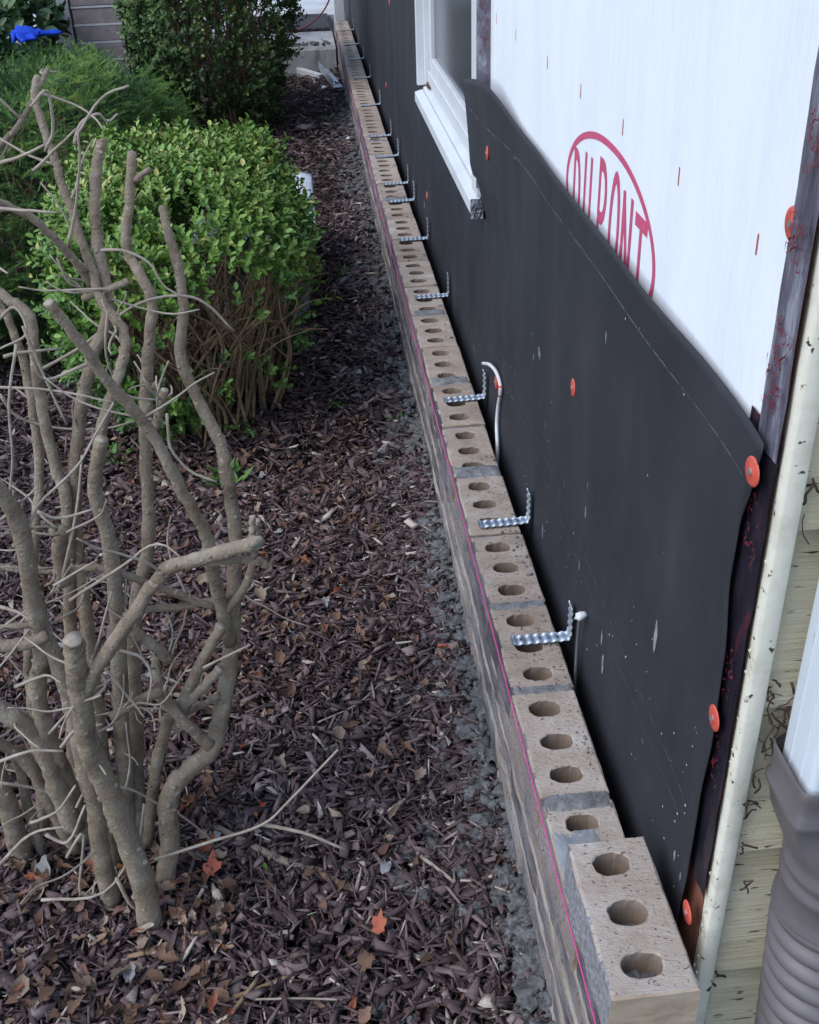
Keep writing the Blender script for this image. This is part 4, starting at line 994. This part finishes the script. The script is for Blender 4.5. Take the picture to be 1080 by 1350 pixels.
# little green weeds
def weed(p, s, label, nbl=26, zz=.02):
    q = onz(p, .02); mb = MB(); rr = random.Random(int(p[0]))
    for i in range(nbl):
        a = rr.uniform(0, 6.28); L_ = s * rr.uniform(.4, 1); e = rr.uniform(.2, 1.0); d = Vector((math.cos(a) * math.cos(e), math.sin(a) * math.cos(e), math.sin(e))); sd_ = Vector((-math.sin(a), math.cos(a), 0)) * L_ * .12
        b = Vector((rr.gauss(0, s * .3), rr.gauss(0, s * .3), 0)); mb.add([b, b + d * L_ * .5 + sd_, b + d * L_ + Vector((0, 0, -L_ * .1)), b + d * L_ * .5 - sd_], [(0, 1, 2, 3)])
    o = mb.build('weed', MT['grass']); o.location = (q[0], q[1], g(q[0], q[1]) + zz * .5); tag(o, label, 'weed')
weed((524, 566), .030, 'small bright green weed close to the wall foot'); weed((455, 378), .045, 'green weed sprouting in the mulch right of the boxwood'); weed((437, 180), .06, 'pale green weed tuft in the far mulch')
weed((445, 540), .05, 'weed sprouting at the near right corner of the boxwood', 14); weed((240, 758), .03, 'tiny green weed behind the pruned shrub'); weed((150, 612), .06, 'leafy sprout at the left foot of the boxwood', 40); weed((300, 640), .07, 'leafy sprout under the front of the boxwood', 60)

# ================================================================== BUSHES
def leaf_cloud(pos, direc, n_per, Ls, spread, ll, lw, r, pair=True, droop=0.0):
    """sprigs at pos (n,3) along direc (n,3); returns leaf verts / quads / rnd"""
    n = len(pos); K = n_per; N_ = n * K
    t = np.tile(np.linspace(.15, 1, K), n); base = np.repeat(pos, K, 0); d = np.repeat(direc, K, 0)
    L_ = np.repeat(r.uniform(*Ls, n), K)
    ref = np.where(np.abs(d[:, 2:3]) < .9, np.array([[0, 0, 1.]]), np.array([[1., 0, 0]])); s = np.cross(d, ref); s /= np.linalg.norm(s, axis=1, keepdims=True); u = np.cross(s, d)
    az = np.repeat(r.uniform(0, 6.28, n), K) + np.tile(np.arange(K) * (math.pi / 2 if False else 2.4), n) + r.normal(0, .25, N_)
    lat = s * np.cos(az)[:, None] + u * np.sin(az)[:, None]
    up = r.uniform(.35, .95, N_)[:, None]
    ld = lat * spread + d * up + np.array([0, 0, -droop]); ld /= np.linalg.norm(ld, axis=1, keepdims=True)
    org = base + d * (t * L_)[:, None]
    side = np.cross(ld, d + 1e-3 * r.normal(size=(N_, 3))); side /= np.linalg.norm(side, axis=1, keepdims=True) + 1e-9
    nrm = np.cross(side, ld)
    ln = r.uniform(*ll, N_)[:, None]; wd = ln * r.uniform(*lw, N_)[:, None]
    f = .22 * wd
    V = np.stack([org, org + ld * ln * .35 + side * wd * .5 + nrm * f, org + ld * ln * .72 + side * wd * .42 + nrm * f, org + ld * ln, org + ld * ln * .72 - side * wd * .42 + nrm * f, org + ld * ln * .35 - side * wd * .5 + nrm * f], 1)
    q = np.array([[0, 1, 2, 3], [0, 3, 4, 5]]); Q = (q[None] + 6 * np.arange(N_)[:, None, None]).reshape(-1, 4)
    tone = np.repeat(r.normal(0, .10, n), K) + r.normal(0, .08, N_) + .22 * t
    return V.reshape(-1, 3), Q, tone
def add_bush(name, label, c, half, h, n, mtl, seed, sq=3.2, z0=.0, bare=None, ll=(.014, .022), n_per=10, Ls=(.035, .08), cat='shrub', tone_top=.25, lump=.10):
    r = np.random.default_rng(seed)
    root = empty(name, (c[0], c[1], 0), label, cat)
    # sample a superellipsoid shell by rejection, biased to the surface
    pts = []; drs = []
    m = 0
    while m < n:
        v = r.normal(size=(n, 3)); v[:, 2] = np.abs(v[:, 2]) * r.choice([1, 1, -1], n, p=[.4, .4, .2]) if False else v[:, 2]
        v /= np.linalg.norm(v, axis=1, keepdims=True)
        k = (np.abs(v) ** sq).sum(1) ** (-1 / sq); s = v * k[:, None]
        lum_ = np.array([nz(a * 2.1 + seed, b * 2.1, c_ * 2.1) for a, b, c_ in s]); lum2 = np.array([nz(a * 5 + seed, b * 5, c_ * 5) for a, b, c_ in s])
        rad = (1 - np.abs(r.normal(0, .10, n))) * (1 + lump * lum_ + lump * .6 * lum2)
        p = s * rad[:, None]
        P = np.stack([c[0] + p[:, 0] * half[0], c[1] + p[:, 1] * half[1], z0 + (h - z0) * (.5 + .5 * p[:, 2])], 1)
        # narrower towards the foot
        zf = np.clip((P[:, 2] - z0) / (h - z0), 0, 1); tp = .74 + .26 * np.minimum(1, zf * 1.9); P[:, 0] = c[0] + (P[:, 0] - c[0]) * tp; P[:, 1] = c[1] + (P[:, 1] - c[1]) * tp
        keep = P[:, 2] > .03
        if bare is not None: keep &= r.random(n) < bare(P, r)
        # holes in the foliage
        hole = np.array([nz(a * 9, b * 9, c_ * 9 + seed) for a, b, c_ in P]); keep &= hole < .42
        P = P[keep]; D = v[keep] * .75 + np.array([0, 0, .75]) + r.normal(0, .35, (len(P), 3)); D /= np.linalg.norm(D, axis=1, keepdims=True)
        pts.append(P); drs.append(D); m += len(P)
    P = np.concatenate(pts)[:n]; D = np.concatenate(drs)[:n]
    V, Q, tone = leaf_cloud(P, D, n_per, Ls, .8, ll, (.45, .6), r)
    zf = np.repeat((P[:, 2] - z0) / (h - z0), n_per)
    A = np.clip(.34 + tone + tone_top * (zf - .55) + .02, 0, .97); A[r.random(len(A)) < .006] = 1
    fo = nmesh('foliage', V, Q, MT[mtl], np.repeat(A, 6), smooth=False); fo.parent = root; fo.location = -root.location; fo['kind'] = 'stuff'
    return root, r
def bush_stems(root, c, half, h, n, seed, spread=.8, r0=.0045, foot=(.35, .35), mtl='stem', top=.85, fork=2):
    rr = random.Random(seed)
    for i in range(n):
        a = rr.uniform(0, 6.28); rad = math.sqrt(rr.random())
        b = Vector((c[0] + math.cos(a) * rad * half[0] * foot[0], c[1] + math.sin(a) * rad * half[1] * foot[1], 0)); b.z = g(b.x, b.y)
        a2 = a + rr.gauss(0, .5); rad2 = rr.uniform(.55, 1) * spread
        e = Vector((c[0] + math.cos(a2) * rad2 * half[0], c[1] + math.sin(a2) * rad2 * half[1], h * rr.uniform(.6, 1) * top))
        mid = b.lerp(e, .45) + Vector((rr.gauss(0, .03), rr.gauss(0, .03), .05)); P = smooth_path([b, b.lerp(mid, .5) + Vector((rr.gauss(0, .015), rr.gauss(0, .015), 0)), mid, mid.lerp(e, .5) + Vector((rr.gauss(0, .03), rr.gauss(0, .03), 0)), e], 4)
        mb = MB(); N_ = len(P); q0 = r0 * rr.uniform(.5, 1.4); mb.tube(P, [q0 * (1 - .7 * k / N_) for k in range(N_)], 6)
        for f in range(fork):
            k = rr.randrange(4, N_ - 4); p0 = np.array(P[k]); d = np.array([rr.gauss(0, 1), rr.gauss(0, 1), rr.uniform(.4, 1.6)]); d /= np.linalg.norm(d); L_ = rr.uniform(.08, .2)
            mb.tube(smooth_path([p0, p0 + d * L_ * .5 + np.array([rr.gauss(0, .012), rr.gauss(0, .012), .01]), p0 + d * L_], 3), [q0 * .55, q0 * .5, q0 * .45, q0 * .4, q0 * .35, q0 * .3, q0 * .25], 5)
        o = mb.build('stem', MT[mtl], smooth=True); o.parent = root; o.location = -root.location

# near boxwood: leafy top, bare stems showing on its lower front right
bc, bh = (-.335, 2.74), (.30, .42)
def bare1(P, r):
    zf = P[:, 2] / .66; front = (P[:, 1] < bc[1] + .05) & (P[:, 0] > -.40 + .12 * np.sin(P[:, 2] * 14)) & (zf < .74 + .08 * np.sin(P[:, 0] * 23))
    side = (zf < .6) & (P[:, 0] > -.40)
    low = zf < .16
    k = np.ones(len(P)); k[side] = .22; k[front] = .05; k[low] *= .5; return k
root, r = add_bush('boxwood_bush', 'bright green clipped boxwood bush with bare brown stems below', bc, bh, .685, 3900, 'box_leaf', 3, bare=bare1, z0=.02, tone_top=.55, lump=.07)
bush_stems(root, bc, bh, .66, 150, 5, .92, .0046, (.66, .62))
# tall dark boxwood further along
tc, th_ = (-.42, 5.95), (.40, .55)
def bare2(P, r):
    zf = P[:, 2] / 1.5; k = np.ones(len(P)); f = (P[:, 0] > -.55) & (zf < .5); k[f] = .35; k[zf < .12] = .25; return k
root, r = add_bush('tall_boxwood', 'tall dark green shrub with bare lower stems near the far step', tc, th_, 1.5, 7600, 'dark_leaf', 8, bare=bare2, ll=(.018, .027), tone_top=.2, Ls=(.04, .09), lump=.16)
bush_stems(root, tc, th_, 1.4, 80, 6, .8, .006, (.5, .5))
# broad leaved plant at the far left
root, r = add_bush('broad_leaf_plant', 'yellow green broad leaved plant left of the brick pallet', (-1.85, 6.6), (.45, .6), .75, 700, 'broad', 18, ll=(.05, .085), Ls=(.05, .12), n_per=7)
bush_stems(root, (-1.85, 6.6), (.45, .6), .6, 14, 9)
root, r = add_bush('broad_leaf_plant', 'leafy dark plant between the pallets and the tall shrub', (-.78, 7.3), (.26, .4), .95, 420, 'dark_leaf', 28, ll=(.03, .05), Ls=(.05, .1), n_per=8)
bush_stems(root, (-.78, 7.3), (.26, .4), .8, 10, 10)

# spreading yew: flat sprays of needles
def yew_bush(name, label, c, half, h, n, seed):
    r = np.random.default_rng(seed); root = empty(name, (c[0], c[1], 0), label, 'shrub')
    v = r.normal(size=(n * 2, 3)); v[:, 2] = np.abs(v[:, 2]) * .9 - .12; v /= np.linalg.norm(v, axis=1, keepdims=True); v = v[:n]
    k = (np.abs(v) ** 2.6).sum(1) ** (-1 / 2.6); s = v * k[:, None]
    lum_ = np.array([nz(a * 2.6 + seed, b * 2.6, q * 2.6) + .7 * nz(a * 6, b * 6 + seed, q * 6) for a, b, q in s])
    rad = (1 - np.abs(r.normal(0, .11, n))) * (1 + .15 * lum_); p = s * rad[:, None]
    P = np.stack([c[0] + p[:, 0] * half[0], c[1] + p[:, 1] * half[1], .12 + (h - .12) * np.clip(p[:, 2], -.2, 2)], 1)
    D = v * np.array([.8, .8, .4]) + np.array([0, 0, .15]) + r.normal(0, .6, (n, 3)) * np.array([1, 1, .55]); D /= np.linalg.norm(D, axis=1, keepdims=True)
    K = 20; N_ = n * K; L_ = np.repeat(r.uniform(.035, .085, n), K); t = np.tile(np.repeat(np.linspace(.05, 1, K // 2), 2), n); sg = np.tile(np.array([1, -1] * (K // 2)), n)
    base = np.repeat(P, K, 0); d = np.repeat(D, K, 0)
    s_ = np.cross(d, np.array([0, 0, 1.])) + np.repeat(r.normal(0, .3, (n, 3)), K, 0); s_ /= np.linalg.norm(s_, axis=1, keepdims=True)
    org = base + d * (t * L_)[:, None] - np.array([0, 0, 1.]) * (.25 * (t * L_) ** 2 * 8)[:, None]
    ld = s_ * sg[:, None] * 1.0 + d * (.3 + .5 * t)[:, None] + np.array([0, 0, .12]) + r.normal(0, .12, (N_, 3)); ld /= np.linalg.norm(ld, axis=1, keepdims=True)
    ln = (r.uniform(.013, .020, N_) * (1 - .4 * t))[:, None]; wv = np.cross(ld, np.cross(ld, d)); wv = np.cross(ld, np.array([0, 0, 1.])); wv /= np.linalg.norm(wv, axis=1, keepdims=True) + 1e-9
    wd = .0017
    V = np.stack([org - wv * wd * .7, org + wv * wd * .7, org + ld * ln * .6 + wv * wd, org + ld * ln, org + ld * ln * .6 - wv * wd], 1)
    Q = np.stack([np.array([0, 1, 2, 4]), np.array([4, 2, 3, 3])])
    V4 = np.stack([org - wv * wd, org + wv * wd, org + ld * ln + wv * wd * .35, org + ld * ln - wv * wd * .35], 1); Q = np.arange(N_ * 4).reshape(-1, 4)
    A = np.clip(.30 + np.repeat(r.normal(0, .13, n) + .24 * lum_ + .10 * (p[:, 2] - .5), K) + .36 * t * np.repeat(r.random(n) ** 1.5, K) + r.normal(0, .05, N_), 0, .98)
    fo = nmesh('foliage', V4.reshape(-1, 3), Q, MT['yew'], np.repeat(A, 4)); fo.parent = root; fo.location = -root.location; fo['kind'] = 'stuff'
    bush_stems(root, c, half, h, 40, seed, .8, .006, (.4, .4), 'stem', .8)
    return root
yew_bush('yew_bush', 'spreading dark green yew bush with a blue glove on top', (-1.10, 4.3), (.62, 1.4), .64, 21000, 4)
q = (-1.62, 3.6)
yew_bush('yew_bush', 'second lower yew bush at the edge of the bed beside the first', (-2.2, 4.4), (.6, 1.3), .55, 5000, 14)

# blue glove on the yew
mb = MB(); q = onz((45, 47), .70)
def lobe(P, R_): mb.tube(smooth_path(P, 5), list(np.interp(np.linspace(0, 1, (len(P) - 1) * 5 + 1), np.linspace(0, 1, len(R_)), R_)), 10, rough=.2, seed=len(mb.v))
q = np.array(q)
lobe([q + (-.10, .02, .0), q + (-.06, .02, .02), q + (0, 0, .02), q + (.03, -.01, .01)], [.03, .05, .045, .03])
lobe([q + (-.03, 0, .01), q + (.05, .01, .015), q + (.12, .02, .01), q + (.14, .02, .01)], [.03, .022, .018, .008])
lobe([q + (-.03, -.03, 0), q + (.0, -.06, .005), q + (.02, -.10, .0)], [.03, .022, .01])
lobe([q + (-.06, -.03, 0), q + (-.04, -.07, .0), q + (-.03, -.12, -.01)], [.03, .022, .01])
lobe([q + (-.08, -.02, 0), q + (-.08, -.06, .0), q + (-.075, -.10, -.01)], [.03, .022, .01])
mb.v = [(x + .012 * nz(x * 22, y * 22, 1), y + .012 * nz(x * 22, y * 22, 5), q[2] + (z - q[2]) * .5 + .016 * nz(x * 30, y * 30, z * 30)) for x, y, z in [((a - q[0]) * .82 + q[0], (b - q[1]) * .82 + q[1], c) for a, b, c in mb.v]]
gl = mb.build('work_glove', MT['blue'], smooth=True); tag(gl, 'bright blue work glove lying on top of the yew bush', 'glove')

# brick pallets behind the yew
def pallet(name, label, x0, y0, nx, nzr, bw, bhh, bd, mtl, z0=0):
    root = empty(name, (x0, y0, z0), label, 'brick stack', 'stacks of bricks behind the yew')
    mb = MB(); mb.box((0, 0, 0), (bw, bd, bhh)); o0 = mb.build('brick', MT[mtl]); bevel(o0, .004, 1); me = o0.data; bpy.data.objects.remove(o0)
    for k in range(nzr):
        for i in range(nx):
            o = bpy.data.objects.new('brick', me); link(o, root); o.location = (i * (bw + .008), random.uniform(-.006, .006), k * (bhh + .012))
    return root
b1 = ony((92, 0), 6.9)
pl = pallet('brick_stack', 'stack of mauve grey blocks with white end boards behind the yew', float(b1[0]), 6.9, 1, 8, .27, .082, .4, 'block')
for k in range(2):
    mb = MB(); mb.box((-.07 - .05 * k, -.01 + .03 * k, 0), (-.012 - .055 * k, .40, .76 - .03 * k)); o = mb.build('board', MT['white_block'], parent=pl); bevel(o, .004, 1)
mb = MB()
for k in range(8): mb.box((-.002, -.004, k * .094 + .0825), (.272, .38, k * .094 + .0935))
o = mb.build('white_strip', MT['white_block'], parent=pl)
b2 = ony((142, 0), 7.1)
pl2 = pallet('brick_stack', 'stack of tan bricks standing right of the mauve blocks', float(b2[0]) + .02, 7.1, 2, 9, .17, .07, .3, 'block_tan')

# ================================================================== FAR END: step, mat, tub, board, flashing
stp = empty('concrete_step', (-.2, 7.25, 0), 'rough concrete step at the far end of the brick wall', 'step')
mb = MB(); P = []
def stepx(i, n): return -.75 + (1.0 - .02) * i / n
n = 30
for i in range(n + 1):
    x = -.75 + .962 * i / n; e = .006 * nz(x * 12, 0, 4)
    P.append([(x, 7.215 + e, -.05), (x, 7.225 + e, .12), (x, 7.23 + e + .004 * nz(x * 30, 1, 1), .215 + .004 * nz(x * 20, 2, 0)), (x, 7.245 + e, .236 + .006 * nz(x * 25, 3, 0)), (x, 7.5, .240 + .003 * nz(x * 15, 5, 0)), (x, 7.9, .242), (x, 8.6, .242)])
mb.grid(P); o = mb.build('slab', MT['concrete']); o.parent = stp; o.location = -stp.location; recalc(o)
mb = MB()
for y in (7.2151,): mb.box((-.75, 7.24, -.05), (.2115, 8.6, .2), 0)
o = mb.build('slab_core', MT['concrete']); o.parent = stp; o.location = -stp.location
sp = [(random.uniform(-.3, .19), 7.25 + abs(random.gauss(0, .06)), .247, random.uniform(.004, .016)) for i in range(70)]
o = scatter_lumps('concrete_crumbs', sp, ico_variants(5, 1, .5), MT['clod'], 4); tag(o, 'broken concrete crumbs along the edge of the far step', 'rubble', kind='stuff')
mb = MB(); mb.box((-6, 8.6, -.05), (8, 60, .236)); pv = mb.build('paving', MT['paving']); tag(pv, kind='structure')
mb = MB(); mb.box((-.42, 7.80, .2445), (.205, 8.48, .262)); o = mb.build('door_mat', MT['mat']); bevel(o, .004, 1); tag(o, 'dark ribbed door mat lying on the far concrete step', 'door mat')
P = smooth_path([onz((372, 42), .27), onz((398, 38), .27), onz((415, 27), .30), onz((428, 12), .40), onz((436, -6), .52), onz((442, -30), .7)], 6)
mb = MB(); mb.tube(P, [.005] * len(P), 8); o = mb.build('red_hose', MT['red_hose'], smooth=True); tag(o, 'dark red cord trailing across the door mat', 'cord')
mb = MB(); mb.box((.2145, 7.74, .0), (.283, 7.86, 2.6)); 
# white post by the far end of the wall
mb = MB(); mb.box((.236, 7.86, -.02), (.306, 7.95, 2.6)); o = mb.build('white_post', MT['white']); bevel(o, .004, 1); tag(o, 'white post standing behind the far end of the brick wall', 'post')
# board edging and metal flashing offcut by the step
a = onz((382, 92), .09); b = onz((424, 105), .09)
mb = MB(); d = Vector(b) - Vector(a); d.z = 0; L_ = d.length; mb.box((0, -.018, -.05), (L_, .018, .012)); o = mb.build('edging_board', MT['white_block']); bevel(o, .004, 1); o.location = (a[0], a[1], .11); o.rotation_euler = (0, 0, math.atan2(d.y, d.x)); tag(o, 'pale chipped edging board lying in front of the concrete step', 'board')
a = Vector(onz((421, 91), .13)); b = Vector(onz((440, 120), .11)); d = b - a
mb = MB(); L_ = d.length; mb.add([(0, 0, 0), (L_, 0, 0), (L_, .055, .0), (0, .055, 0), (0, .0, .045), (L_, 0, .045)], [(0, 1, 2, 3), (0, 4, 5, 1)]); o = mb.build('metal_flashing', MT['tub'])
sm = o.modifiers.new('thickness', 'SOLIDIFY'); sm.thickness = .003; o.location = a; o.rotation_euler = (0, 0, math.atan2(d.y, d.x)); tag(o, 'bent grey metal flashing offcut leaning by the far step', 'flashing')
# plastic tub behind the boxwood
mb = MB(); x0, x1, y0, y1 = -.36, -.012, 3.22, 3.92; zt = .335
loft([rrect(x0 + .03, x1 - .03, y0 + .03, y1 - .03, .05, .03), rrect(x0, x1, y0, y1, .06, zt), rrect(x0 - .014, x1 + .014, y0 - .014, y1 + .014, .07, zt + .004), rrect(x0 - .016, x1 + .016, y0 - .016, y1 + .016, .07, zt - .012), rrect(x0 - .012, x1 + .012, y0 - .012, y1 + .012, .07, zt - .014)], mb)
k = len(mb.v); mb.v += [(p[0], p[1], .035) for p in rrect(x0 + .03, x1 - .03, y0 + .03, y1 - .03, .05, .035)]; mb.f.append(tuple(range(k, len(mb.v)))); mb.m.append(0)
o = mb.build('plastic_tub', MT['tub'], smooth=True); tag(o, 'grey plastic tub standing behind the bright boxwood', 'tub')
